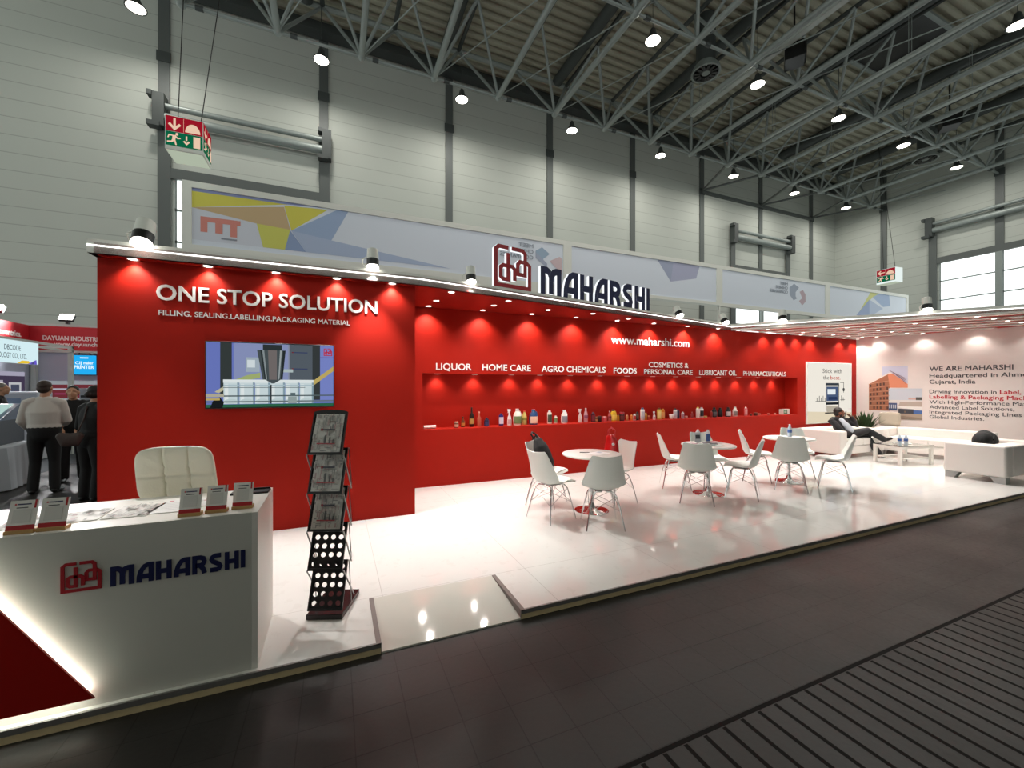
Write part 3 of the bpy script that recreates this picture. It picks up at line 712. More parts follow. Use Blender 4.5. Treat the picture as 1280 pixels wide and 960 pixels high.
# recessed downlights
dl0 = None; nl = [0]
def downlight(x, y, z, label, group, watts, tilt=0):
    global dl0
    t = thing('downlight', (x, y, z), 0, label, 'downlight', group)
    if dl0 is None:
        b = MB(); b.lathe([(.036, -.002), (.048, -.008), (.052, 0)], n=16); r_ = b.build('ring', FASCIA, t)
        b = MB(); b.lathe([(0, -.006), (.034, -.005), (.036, -.001), (0, 0)], n=16); d_ = b.build('lens', LAMP, t)
        dl0 = (r_, d_)
    else:
        for o_ in dl0: c = o_.copy(); COL.objects.link(c); c.parent = t
    spot_light('beam', (0, 0, -.02), watts, t, 118, .75, .035)
    return t
for k, x in enumerate((-1.829, -1.218, -.599, .017, .638)):
    downlight(x, 5.20, ZS, 'round downlight above ONE STOP SOLUTION, %s from the left' % ORD[k], 'downlights over the left red wall', DOWNLIGHT_W * .55)
rows = [(6.43, (1.335, 2.227, 3.117, 4.011, 4.92, 5.805)), (5.98, (1.356, 2.249, 3.20, 4.067, 4.973))]
for r_, (y, xs) in enumerate(rows):
    for k, x in enumerate(xs): downlight(x, y if not (r_ and k > 3) else 6.17, ZS, '%s round downlight from the left in the red soffit, %s row' % (ORD[k], ('inner', 'middle')[r_]), 'downlights in the red soffit', DOWNLIGHT_W)
for k, (x, y) in enumerate(((1.415, 5.36), (2.332, 5.59))): downlight(x, y, ZS, 'round downlight in the red soffit, %s from the left beside the fascia' % ORD[k], 'downlights in the red soffit', DOWNLIGHT_W)
for k, x in enumerate((6.728, 7.598)): downlight(x, 6.46, ZS, ['round downlight in the tapered soffit above the PERSONAL CARE lettering', 'round downlight in the narrow tip of the soffit above the LUBRICANT OIL lettering'][k], 'downlights in the red soffit', DOWNLIGHT_W)
lg = [(6.45, (9.04, 9.74, 10.44, 11.2, 11.9, 12.6)), (6.16, (8.97, 9.93, 10.56, 11.0, 11.68, 12.30)), (5.28, (9.38, 9.96, 10.50, 11.10, 11.68, 12.32)), (4.41, (9.78, 10.57, 11.19, 11.76, 12.34)), (3.53, (10.5, 11.27, 11.79, 12.44))]
for r_, (y, xs) in enumerate(lg):
    for k, x in enumerate(xs):
        s0 = min((8.48, 9.12, 9.69, 10.28, 10.83, 11.46, 12.03, 12.6), key=lambda q: abs(q + (6.55 - y) * .69 - x)); x = s0 + (6.55 - y) * .69
        downlight(x, y, ZS, '%s downlight from the left in the lounge roof, %s row from the red wall' % (ORD[k], ORD[r_]), 'downlights in the slatted lounge roof', DOWNLIGHT_W * (.65 if r_ else .6))
for k, (x, y) in enumerate(((12.80, 6.09), (12.95, 5.24), (13.11, 4.40), (13.27, 3.55))): downlight(x, y, ZS + .022 if k else ZS + .022, 'downlight washing the white end wall, %s from the corner' % ORD[k], 'downlights in the slatted lounge roof', DOWNLIGHT_W * .3)
nx = (1.558, 2.206, 2.888, 3.459, 4.102, 4.779, 5.435, 6.102, 6.723, 7.38, 7.989, 8.649, 9.281, 9.908)
for k, x in enumerate(nx): downlight(x, 6.79, NZ1, 'small downlight in the top of the display niche, %s from the left' % ORD[k], 'downlights in the display niche', NICHE_W)
# adjustable spot heads on top of the fascia
def head(x, y, z, dx, dy, label, s=1.0, tilt=18):
    t = thing('spotlight', (x, y, z), 0, label, 'spotlight', 'spotlights on top of the fascia'); 
    M = Matrix.Rotation(math.atan2(dx, -dy), 4, 'Z') @ Matrix.Rotation(R(-tilt), 4, 'X')
    b = MB(); b.lathe([(.045 * s, .13 * s), (.062 * s, .12 * s), (.066 * s, .02 * s), (.066 * s, 0)], n=20, M=M); b.build('housing', FASCIA, t)
    b = MB(); b.lathe([(.068 * s, .0), (.068 * s, -.075 * s), (.062 * s, -.08 * s)], n=20, M=M); b.build('black_collar', BLACK, t)
    b = MB(); b.lathe([(.064 * s, -.078 * s), (.069 * s, -.10 * s), (.05 * s, -.115 * s), (0, -.12 * s)], n=20, M=M); b.build('lens', LAMP, t)
    b = MB(); b.wire([(-.07 * s, 0, .02), (-.11 * s, .02, 0), (-.11 * s, .06, -.05), (-.05, .07, 2.985 - z)], .008, 6); b.build('arm', FASCIA, t)
    p = M @ Vector((0, 0, -.14 * s)); q = M @ Vector((0, 0, -2))
    spot_light('beam', p, SPOT_W, t, 75, .6, .05, (1, .97, .93), q)
for a in ((-1.71, 5.10, 3.075, 0, -1, 'large spotlight head on the fascia, leftmost, above the E of ONE', 1.25, 24), (.405, 5.10, 3.085, 0, -1, 'spotlight head on the fascia above the end of SOLUTION', 1.0, 8), (1.65, 5.24, 3.065, 0, -1, 'spotlight head on the fascia just left of the red emblem', .95, 8),
          (6.13, 6.12, 3.04, 0, -1, 'black and white spotlight head on the fascia right of the roof sign', 1.0, 30), (7.75, 6.44, 3.05, 0, -1, 'black and white spotlight head left of the corner of the fascia', 1.05, 30), (8.62, 5.74, 3.06, -.8, -.6, 'bright spotlight head right of the corner of the fascia', 1.15, 20), (9.92, 3.96, 3.09, -.8, -.6, 'spotlight head on the lounge fascia below the escape sign', 1.05, 10)): head(*a)
# ================================================================== COUNTER AND WHAT STANDS ON IT
CZ = .887
t = thing('reception_counter', (-.405, 2.73, 0), 0, 'white reception counter with the MAHARSHI logo and a glowing red triangle', 'counter')
b = MB(); b.box(-2.1, -.03, 0, .02, 0, CZ); b.build('front_panel', COUNTER, t)
b = MB(); b.box(-2.1, -.03, .0205, .62, CZ - .03, CZ); b.build('top', WHITE, t)
b = MB(); b.box(-.0295, 0, 0, .62, 0, CZ); b.build('side_panel', WHITE, t)
b = MB(); b.box(-2.1, -.03, .35, .37, .3, .33); b.build('inner_shelf', WHITE, t)
fr = frame((0, 0, 0), (1, 0, 0))
pan = [(-.687, .062), (-1.233, .882), (-2.08, .882), (-2.08, .062)]
b = MB(); b.prism(pan, fr, .036, .046); b.build('red_panel', mat('red_gloss', (.42, .006, .003), .3), t)
b = MB(); ins = [(-.735, .085), (-1.245, .850), (-2.06, .850), (-2.06, .085)]
b.prism(ins, fr, .002, .010); b.m(1)
for (p, q) in ((ins[0], ins[1]), (ins[0], ins[3])):
    d = Vector((q[0] - p[0], q[1] - p[1])).normalized(); nn = Vector((-d.y, d.x)) * .006
    b.prism([(p[0] + nn.x, p[1] + nn.y), (q[0] + nn.x, q[1] + nn.y), (q[0] - nn.x, q[1] - nn.y), (p[0] - nn.x, p[1] - nn.y)], fr, .0105, .0355)
b.build('led_edge', [COUNTER, emit('led_edge', (.95, 1, .86), 15)], t)
icon('emblem', fr, -.832, .583, .158, .150, t, [LOGORED])
wordmark(fr, -.641, .585, .58, .098, t, [NAVY])
# sign stands
PL = flat('ECEAE4', .25); 
def card(x, y, rz, label, s=1.0):
    t = thing('sign_stand', (x, y, CZ), rz, label, 'sign', 'code card stands on the counter')
    b = MB(); b.box(-.052 * s, .052 * s, -.022, .028, 0, .018); b.build('base', OAK, t, bevel=.002)
    M = Matrix.Translation((0, -.012, .016)) @ Matrix.Rotation(R(-16), 4, 'X')
    b = MB(); b.box(-.05 * s, .05 * s, 0, .003, 0, .135 * s, M); b.build('card', PL, t)
    o_ = M @ Vector((-.05 * s, 0, 0)); u_ = M.to_3x3() @ Vector((0, 0, 1)); fr = frame(o_, (1, 0, 0), u_)
    art('print', fr, .1 * s, .135 * s, [rect('ECEAE4', .01, .01, .99, .99), rect('B3151C', 0, 0, 1, .17), rect('B3151C', .86, .72, .94, 1.0), rect('C2202C', .17, .84, .24, .89), rect('2A2C55', .26, .845, .76, .885), rect('4A4A4C', .25, .735, .66, .765), rect('DCDAD4', .16, .24, .80, .70)], t, eps=.0003)
card(-1.405, 2.79, R(-3), 'small code card on the counter, leftmost at the picture edge', 1.05)
card(-1.290, 2.79, R(-2), 'small code card on the counter, second from the left', 1.05)
card(-.735, 2.795, R(-4), 'small code card on the counter, leftmost of the right-hand three', 1.0)
card(-.618, 2.815, R(-4), 'small code card on the counter, middle of the right-hand three', 1.0)
card(-.497, 2.845, R(-4), 'small code card on the counter, nearest its right end', 1.0)
# brochures lying on the counter
def print_items(seed, cols=('B2B1AD', 'A09F9C', 'C4C1BC', 'AAA6A2', '8E8D8B', 'B79C9A')):
    rnd = random.Random(seed); it = [rect('D9D6D0', 0, 0, 1, 1)]
    for k in range(120):
        x, y = rnd.random() * .95, rnd.random() * .95; w_ = .02 + rnd.random() * .04; h_ = .05 + rnd.random() * .16
        if rnd.random() < .4: w_, h_ = h_, w_ * .5
        it.append(rect(rnd.choice(cols), x, y, min(1, x + w_), min(1, y + h_)))
    return it
def leaflet(x, y, rz, w, h, seed, label, z=0, plain=False):
    t = thing('brochure', (x, y, CZ + z), rz, label, 'brochure', 'brochures lying on the counter')
    b = MB(); b.box(-w / 2, w / 2, -h / 2, h / 2, .0005, .004); b.build('pages', PL, t)
    it = [rect('E6E4E2', 0, 0, 1, 1)] + [rect('A9A8AC', .1, .2 + .1 * k, .7, .215 + .1 * k) for k in range(6)] + [rect('C05A62', .1, .86, .2, .93)] if plain else print_items(seed)
    art('cover_print', frame((-w / 2, -h / 2, .0042), (1, 0, 0), (0, 1, 0)), w, h, it, t, eps=.0001)
leaflet(-1.375, 3.00, R(4), .40, .24, 1, 'grey patterned brochure lying open at the left of the counter top')
leaflet(-1.05, 3.02, R(-3), .20, .26, 2, 'grey patterned brochure beside the chair, right of the wide one', 0)
leaflet(-.86, 3.05, R(-4), .21, .29, 3, 'plain white printed sheet on the counter behind the code cards', 0, True)
leaflet(-.70, 3.06, R(8), .1, .15, 4, 'small white and red leaflet on the counter between two code cards', 0, True)
t = thing('tablet_holder', (-.50, 3.24, CZ), R(-4), 'flat black tablet tray at the back right corner of the counter', 'tray')
b = MB(); b.box(-.13, .09, -.05, .05, 0, .012); b.build('tray', BLACKM, t, bevel=.003); b = MB(); b.box(-.125, .085, .04, .048, .012, .022); b.build('lip', BLACK, t)

# tufted chair behind the counter
t = thing('office_chair', (-1.005, 3.62, 0), R(-6), 'cream tufted leather swivel chair behind the counter', 'chair')
b = MB(); Nn, Mm = 60, 44; g = {}
for side in (0, 1):
    for i in range(Nn + 1):
        for j in range(Mm + 1):
            u, v = i / Nn, j / Mm; X = (u - .5) * 2; Z = (v - .5) * 2
            k = 1 / max(1e-6, (abs(X) ** 5 + abs(Z) ** 5) ** .2) * max(abs(X), abs(Z)) if max(abs(X), abs(Z)) > 0 else 1
            x, z = X * k * .23 * (1 - .03 * Z), Z * k * .20
            puff = .024 * (1 - max(abs(X), abs(Z)) ** 8)
            for q in (-1 / 3, 1 / 3): puff -= .015 * math.exp(-((X - q) / .03) ** 2)
            for q in (-.02,): puff -= .015 * math.exp(-((Z - q) / .04) ** 2)
            y = -.03 + .06 * (x / .23) ** 2 * -.5 + (-1 if side else 1) * (.012 + max(0, puff)) - .05 * Z
            g[side, i, j] = b.v((x, y, .985 + z))
for side in (0, 1):
    for i in range(Nn):
        for j in range(Mm): b.f([g[side, i, j], g[side, i + 1, j], g[side, i + 1, j + 1], g[side, i, j + 1]])
E_ = [(i, 0) for i in range(Nn)] + [(Nn, j) for j in range(Mm)] + [(i, Mm) for i in range(Nn, 0, -1)] + [(0, j) for j in range(Mm, 0, -1)]
for a, c in zip(E_, E_[1:] + E_[:1]): b.f([g[0, a[0], a[1]], g[0, c[0], c[1]], g[1, c[0], c[1]], g[1, a[0], a[1]]])
b.build('backrest', LEATHER, t, sharp=1.2)
b = MB(); b.box(-.23, .23, -.26, .22, .60, .70); b.build('seat', LEATHER, t, bevel=.04, seg=4)
b = MB(); [b.wire([(s_ * .12, .12, .60), (s_ * .12, .16 - .16, .70), (s_ * .12, .0, .80)], .012, 8) for s_ in (-1, 1)]; b.build('back_bracket', CHROME, t)
b = MB(); b.tube((0, -.02, .05), (0, -.02, .60), .03, 14); b.build('gas_column', CHROME, t)
b = MB(); [b.wire([(0, -.02, .09), (.28 * math.cos(a), -.02 + .28 * math.sin(a), .06)], .02, 8) for a in [2 * PI * k / 5 for k in range(5)]]; b.build('star_base', CHROME, t)
for k in range(5):
    a = 2 * PI * k / 5; b = MB(); b.lathe([(.028, -.012), (.028, .012)], (.28 * math.cos(a), -.02 + .28 * math.sin(a), .029), 14, Matrix.Rotation(PI / 2, 4, 'Y')); b.build('castor', BLACK, t)

# folding brochure stand
t = thing('brochure_stand', (-.01, 3.27, 0), math.atan2(-.086, .225), 'black folding zigzag brochure stand with three filled trays on the white floor', 'brochure stand')
hw = .118
b = MB(); b.box(-hw - .005, hw + .005, -.17, .19, 0, .035); b.build('base', mat('dark_maroon_base', '1A0B0D', .25), t, bevel=.004)
zb, dz, dy = .05, .285, .075
# the trays lean back; rigid links on both sides carry them
steps = [(.055, .33), (.33, .60), (.60, .86), (.86, 1.13), (1.13, 1.415)]
for k, (z0, z1) in enumerate(steps):
    y0, y1 = -.155, -.155 + .115
    o_ = Vector((-hw, y0, z0)); up = Vector((0, y1 - y0, z1 + .03 - z0 if k < 4 else z1 - z0)); L = up.length; fr = frame(o_, (1, 0, 0), up)
    b = MB(); e = .016
    for (a0, c0, a1, c1) in ((0, 0, 2 * hw, e), (0, L - e, 2 * hw, L), (0, e, e * .6, L - e), (2 * hw - e * .6, e, 2 * hw, L - e)): b.prism([(a0, c0), (a1, c0), (a1, c1), (a0, c1)], fr, -.006, .008)
    if k == 4: b.prism([(hw + hw * math.cos(a), L + .018 * math.sin(a)) for a in [PI * q / 10 for q in range(11)]], fr, -.004, .004)
    if k >= 2:
        b.prism([(e * .6, e), (2 * hw - e * .6, e), (2 * hw - e * .6, L - e), (e * .6, L - e)], fr, -.006, -.003)
        tray = b.build('tray', BLACKM, t)
        p = MB(); p.prism([(.02, e), (2 * hw - .02, e), (2 * hw - .02, L - e), (.02, L - e)], fr, -.002, .004); br = p.build('brochure', PL, tray)
        it = print_items(40 + k) + [rect('8E2430', .28, .53, .36, .59), rect('3A3A48', .36, .54, .78, .58), rect('B04048', .2, .18, .85, .21), rect('5A5A5A', .45, .2, .52, .42), rect('5A5A5A', .62, .2, .68, .36), rect('5A5A5A', .75, .2, .8, .30)]
        w_, h_ = 2 * hw - .044, L - 2 * e - .004
        art('cover_print', frame(fr(.022, e + .002), (1, 0, 0), up), w_, h_, it, br, eps=.0002, base=.0042)
    else:                                        # empty trays: perforated black sheet with round holes
        nx_, nz_ = 4, 5; cw, chh = (2 * hw - 2 * e * .6) / nx_, (L - 2 * e) / nz_
        for i in range(nx_):
            for j in range(nz_):
                cx, cz = e * .6 + cw * (i + .5), e + chh * (j + .5); r_ = .0165; nseg = 16
                inner = [(cx + r_ * math.cos(2 * PI * q / nseg), cz + r_ * math.sin(2 * PI * q / nseg)) for q in range(nseg)]
                outer = []
                for q in range(nseg):
                    c_, s__ = math.cos(2 * PI * q / nseg), math.sin(2 * PI * q / nseg); m_ = max(abs(c_), abs(s__)); outer.append((cx + c_ / m_ * cw / 2, cz + s__ / m_ * chh / 2))
                vi = [b.v(fr(*p_, -.004)) for p_ in inner]; vo = [b.v(fr(*p_, -.004)) for p_ in outer]
                for q in range(nseg): b.f([vo[q], vo[(q + 1) % nseg], vi[(q + 1) % nseg], vi[q]])
        b.build('tray', BLACKM, t)
for s_ in (-1, 1):
    pts = []
    for k, (z0, z1) in enumerate(steps):
        pts += [(s_ * (hw + .006), -.05, z0 + .0), (s_ * (hw + .006), -.155, z0)] if k == 0 else [(s_ * (hw + .006), -.155, z0)]
        pts += [(s_ * (hw + .006), -.045, z1 + .02)] if k < 4 else []
    b = MB()
    for k in range(1, 5):
        z0 = steps[k][0]; b.wire([(s_ * (hw + .007), -.152, z0), (s_ * (hw + .007), .005 if k > 1 else .06, z0 - .27)], .005, 6)
    for k in range(4):
        b.wire([(s_ * (hw + .007), .005, steps[k][0] + .02 if k else .035), (s_ * (hw + .007), -.045, steps[k][1] + .03)], .004, 6)
    b.build('folding_link', BRUSH, t)

# ================================================================== TABLES AND CHAIRS
def make_table():
    t = thing('bistro_table')
    b = MB(); b.lathe([(0, .712), (.36, .712), (.372, .718), (.376, .727), (.372, .736), (.36, .740), (0, .740)], n=48); b.build('tabletop', mat('table_white', 'E9E4DF', .25), t)
    b = MB(); b.lathe([(.10, .700), (.10, .712)], n=24); b.build('mounting_plate', BRUSH, t)
    b = MB(); b.lathe([(.029, .05), (.029, .700)], n=24); b.build('column', CHROME, t)
    b = MB(); b.lathe([(.215, 0), (.218, .008), (.19, .016), (.10, .026), (.05, .045), (.03, .10), (.029, .11)], n=40); b.build('base', CHROME, t)
    return t
tb = make_table()
tpos = [(3.04, 4.50), (5.10, 4.51), (7.02, 4.57)]
tl = ['white round table nearest the reception counter', 'middle white round table, holding brochures and white bottles', 'white round table nearest the sofas, holding a water bottle']
for k, p in enumerate(tpos):
    o = tb if k == 0 else copy_tree(tb)
    o.location = (*p, 0); tag(o, tl[k], 'table', 'white bistro tables')
def make_chair():
    t = thing('shell_chair')
    #  facing +y; profile of the shell from seat front to the top of the back: (y, z, half width, side curl)
    prof = [(.235, .430, .175, .000), (.225, .448, .195, .002), (.17, .452, .212, .010), (.08, .440, .225, .022), (-.02, .430, .235, .038), (-.11, .432, .245, .062), (-.165, .452, .248, .085), (-.198, .50, .243, .095),
            (-.215, .56, .230, .088), (-.232, .64, .212, .072), (-.250, .72, .195, .055), (-.268, .79, .180, .040), (-.276, .825, .168, .032), (-.279, .838, .150, .028)]
    b = MB(); NU = 16; grid = []
    for k, (y, z, hw_, c) in enumerate(prof):
        a = prof[max(k - 1, 0)]; d = prof[min(k + 1, len(prof) - 1)]; tv = Vector((0, d[0] - a[0], d[1] - a[1])).normalized(); nv = Vector((0, -tv.z, tv.y)) * -1
        if nv.z < 0 and k < 5: nv = -nv
        nv = Vector((0, tv.z, -tv.y)); 
        if nv.dot(Vector((0, 1, 1))) < 0: nv = -nv
        row = []
        for i in range(NU + 1):
            u = i / NU * 2 - 1; curl = c * abs(u) ** 2.4
            p = Vector((u * hw_, y, z)) + nv * curl
            if k >= 12: p.z -= .012 * (1 - abs(u)) ** 1 * (k - 11) / 2 * 1.2
            row.append(p)
        grid.append(row)
    V = [[b.v(p) for p in r] for r in grid]
    for k in range(len(V) - 1):
        for i in range(NU): b.f([V[k][i], V[k][i + 1], V[k + 1][i + 1], V[k + 1][i]])
    bmesh.ops.recalc_face_normals(b.bm, faces=b.bm.faces)
    bmesh.ops.solidify(b.bm, geom=list(b.bm.faces), thickness=.010)
    b.build('shell', CHAIRW, t, sharp=1.3)
    b = MB()
    P = [(.222, .456, .165), (.17, .468, .195), (.08, .460, .205), (-.02, .450, .21), (-.10, .450, .20), (-.145, .462, .17)]
    T_, Bm = [], []
    for (y, z, hw_) in P:
        T_.append([b.v((hw_ * u, y, z + .022 * (1 - abs(u) ** 4) + .02 * u * u * (1 if y < .1 else .3))) for u in [q / 5 - 1 for q in range(11)]])
        Bm.append([b.v((hw_ * u, y, z - .004 + .02 * u * u * (1 if y < .1 else .3))) for u in [q / 5 - 1 for q in range(11)]])
    n_ = len(P)
    for k in range(n_ - 1):
        for i in range(10): b.f([T_[k][i], T_[k][i + 1], T_[k + 1][i + 1], T_[k + 1][i]]); b.f([Bm[k][i], Bm[k + 1][i], Bm[k + 1][i + 1], Bm[k][i + 1]])
        b.f([T_[k][0], T_[k + 1][0], Bm[k + 1][0], Bm[k][0]]); b.f([T_[k][10], Bm[k][10], Bm[k + 1][10], T_[k + 1][10]])
    for k in (0, n_ - 1):
        for i in range(10): b.f([T_[k][i], Bm[k][i], Bm[k][i + 1], T_[k][i + 1]])
    b.build('seat_pad', PADW, t, sharp=1.2)
    b = MB(); b.box(-.10, .10, -.08, .10, .414, .424); b.build('mounting_frame', BRUSH, t)
    for sx in (-1, 1):
        for sy in (-1, 1):
            b = MB(); b.wire([(sx * .02, sy * .10 + .01, .412), (sx * .10, sy * .115 + .01, .405), (sx * .135, sy * .135 + .008, .365), (sx * .165, sy * .160, .25), (sx * .212, sy * .21, 0)], [.009, .009, .0095, .0095, .008], 8); b.build('leg', CHROME, t)
    b = MB()
    for s_ in (-1, 1):
        b.tube((s_ * .137, -.137, .36), (s_ * .178, .172, .20), .0035, 6); b.tube((s_ * .137, .137, .36), (s_ * .178, -.172, .20), .0035, 6)
        b.tube((-.137, s_ * .137, .36), (.178, s_ * .172, .20), .0035, 6); b.tube((.137, s_ * .137, .36), (-.178, s_ * .172, .20), .0035, 6)
    b.build('wire_brace', CHROME, t)
    return t
c0 = make_chair()
chairs = [((2.42, 4.45), (.96, .25), 'white shell chair at the first table, front left, its back towards the counter'),
          ((2.66, 5.02), (.60, -.80), 'white shell chair with a black backpack leaning in it'),
          ((2.83, 3.98), (.40, .92), 'white shell chair seen from behind, in front of the first table'),
          ((3.56, 4.70), (-.97, -.10), 'white shell chair with a red bag hung on it, right of the first table'),
          ((4.99, 5.05), (.80, -.60), 'white shell chair at the back left of the middle table'),
          ((4.63, 4.29), (.72, .70), 'white shell chair seen from behind, in front of the middle table'),
          ((5.44, 4.21), (-.56, .83), 'white shell chair in profile facing left, right of the middle table'),
          ((5.52, 4.88), (-.25, -.97), 'white shell chair half hidden behind the bottles on the middle table'),
          ((6.62, 4.86), (.62, -.78), 'white shell chair in profile facing right, left of the third table'),
          ((6.54, 4.24), (.80, .60), 'white shell chair seen from behind, in front of the third table'),
          ((7.27, 4.02), (-.52, .85), 'white shell chair in profile facing left, nearest the armchairs'),
          ((7.55, 4.78), (-.62, -.78), 'white shell chair behind the third table, against the sofa arm')]
for k, ((x, y), (fx, fy), lab) in enumerate(chairs):
    o = c0 if k == 0 else copy_tree(c0)
    o.location = (x, y, 0); o.rotation_euler = (0, 0, math.atan2(fy, fx) - PI / 2)
    tag(o, lab, 'chair', 'white shell chairs round the tables')

# things on the tables
def flatpaper(name, x, y, z, rz, w, h, items, label, cat='paper', th=.003):
    t = thing(name, (x, y, z), rz, label, cat)
    b = MB(); b.box(-w / 2, w / 2, -h / 2, h / 2, .0003, th); b.build('pages', PL, t)
    art('print', frame((-w / 2, -h / 2, th), (1, 0, 0), (0, 1, 0)), w, h, items, t, eps=.0002)
flatpaper('leaflet', 3.10, 4.44, .74, R(20), .30, .21, [rect('DAD8D8', .03, .03, .97, .97), rect('A9AAB0', .1, .2, .6, .24), rect('A9AAB0', .1, .4, .7, .44), rect('9FA8B8', .65, .55, .9, .85)], 'pale printed sheet on the first table', 'leaflet')
t = thing('pen', (2.98, 4.56, .7445), R(-28), 'dark slim pen on the first table', 'pen')
b = MB(); b.tube((-.07, 0, .0), (.055, 0, 0), .0045, 8); b.build('barrel', BLACK, t); b = MB(); b.loft([(.055, 0, 0), (.07, 0, 0)], [.004, .001], n=8, flatcap=True); b.build('tip', CHROME, t)
for k, (dx, dy, rz, w_, h_, it, lab) in enumerate(((-.16, .06, .5, .21, .29, [rect('B9A9B4', .02, .02, .98, .98), rect('7E4A5A', .1, .5, .9, .9), rect('D8C8D0', .2, .15, .8, .4)], 'pink and grey brochure at the left side of the middle table'),
                                         (-.03, -.08, .3, .21, .29, [rect('C9D4CF', .02, .02, .98, .98), rect('6A7A74', .1, .2, .5, .8), rect('8FA49A', .55, .3, .9, .7)], 'pale green brochure at the front of the middle table'),
                                         (.06, .02, .8, .29, .21, [rect('17181C', .02, .02, .98, .98), rect('4A5058', .1, .3, .5, .7), rect('8A2A30', .6, .2, .9, .5)], 'black brochure in the centre of the middle table'),
                                         (.20, .08, .2, .21, .15, [rect('8A2430', .02, .02, .98, .98), rect('D0B0B0', .1, .3, .9, .6)], 'dark red leaflet under the bottles on the middle table'))):
    flatpaper('brochure', tpos[1][0] + dx, tpos[1][1] + dy, .7402 + .0045 * k, rz, w_, h_, it, lab, 'brochure')
flatpaper('leaflet', 6.92, 4.55, .74, R(25), .42, .28, [rect('A9B0B4', .02, .02, .98, .98), rect('8A949A', .1, .1, .45, .9), rect('C9CED0', .55, .15, .9, .85)], 'grey brochure lying on the third table', 'brochure')

# bottles
_m = {}
def bm_(c, r=.3):
    if (c, r) not in _m: _m[c, r] = mat('bottle_' + c, c, r)
    return _m[c, r]
SH = {'wine': ([(.0, 0), (.40, 0), (.42, .02), (.42, .52), (.38, .60), (.17, .70), (.15, .90)], .16, (.90, 1.0)),
      'soda': ([(0, 0), (.38, 0), (.42, .04), (.40, .30), (.42, .5), (.34, .66), (.17, .84), (.15, .90)], .17, (.90, 1.0)),
      'tube': ([(0, 0), (.40, 0), (.42, .02), (.42, .80), (.38, .86), (.2, .88)], .22, (.87, 1.0)),
      'jar': ([(0, 0), (.46, 0), (.48, .04), (.48, .70), (.44, .76)], .47, (.76, 1.0)),
      'bowl': ([(0, 0), (.25, 0), (.40, .3), (.48, .8), (.47, .85)], .49, (.85, 1.0)),
      'jug': ([(0, 0), (.44, 0), (.46, .03), (.48, .35), (.42, .66), (.24, .82), (.18, .87)], .2, (.87, 1.0)),
      'spray': ([(0, 0), (.40, 0), (.44, .05), (.40, .30), (.36, .48), (.16, .66), (.13, .80)], .15, (.80, 1.0))}
def bottle(x, y, z, h, kind, asp, body, cap, lab_c, label, group, cat='bottle', rz=0, sy=.8, lying=False):
    """asp: overall width to height"""
    prof, cr, (c0_, c1_) = SH[kind]; W_ = h * asp
    t = thing({'jar': 'jar', 'bowl': 'cream_jar'}.get(kind, 'bottle'), (x, y, z), rz, label, cat, group)
    k = W_ / .96
    b = MB(); b.lathe([(r_ * k, q * h) for r_, q in prof], n=20, sy=sy); b.build('body', bm_(body), t)
    b = MB()
    if kind == 'spray':
        b.lathe([(cr * k, c0_ * h), (cr * k, .88 * h)], n=12); b.box(-.34 * k, .22 * k, -.1 * k, .1 * k, .88 * h, h); b.box(-.30 * k, -.22 * k, -.05 * k, .05 * k, .76 * h, .88 * h)
    else: b.lathe([(cr * k, c0_ * h), (cr * k * 1.02, c0_ * h + .002), (cr * k * .98, c1_ * h - .003), (cr * k * .85, c1_ * h)], n=16, sy=sy if kind in ('jar', 'bowl') else 1)
    b.build('cap', bm_(cap), t)
    if kind == 'jug':
        b = MB(); b.wire([(.10 * k, 0, .86 * h), (.34 * k, 0, .82 * h), (.46 * k, 0, .66 * h), (.45 * k, 0, .5 * h)], .07 * k, 8); b.build('handle', bm_(body), t)
    if lab_c:
        z0, z1 = {'wine': (.15, .42), 'soda': (.32, .5), 'tube': (.15, .70), 'jar': (.12, .6), 'bowl': (.5, .75), 'jug': (.10, .55), 'spray': (.1, .38)}[kind]
        b = MB(); rr = {'wine': .42, 'soda': .425, 'tube': .42, 'jar': .48, 'bowl': .46, 'jug': .485, 'spray': .44}[kind] * k + .0012
        ring = [[b.v((rr * math.cos(a), rr * sy * math.sin(a) - .0004, q * h)) for a in [PI * 1.12 + (PI * .76) * i / 10 for i in range(11)]] for q in (z0, z1)]
        for i in range(10): b.f([ring[0][i], ring[0][i + 1], ring[1][i + 1], ring[1][i]])
        b.build('label', bm_(lab_c, .5), t, recalc=False)
    return t
ZN = NZ0 + .0005
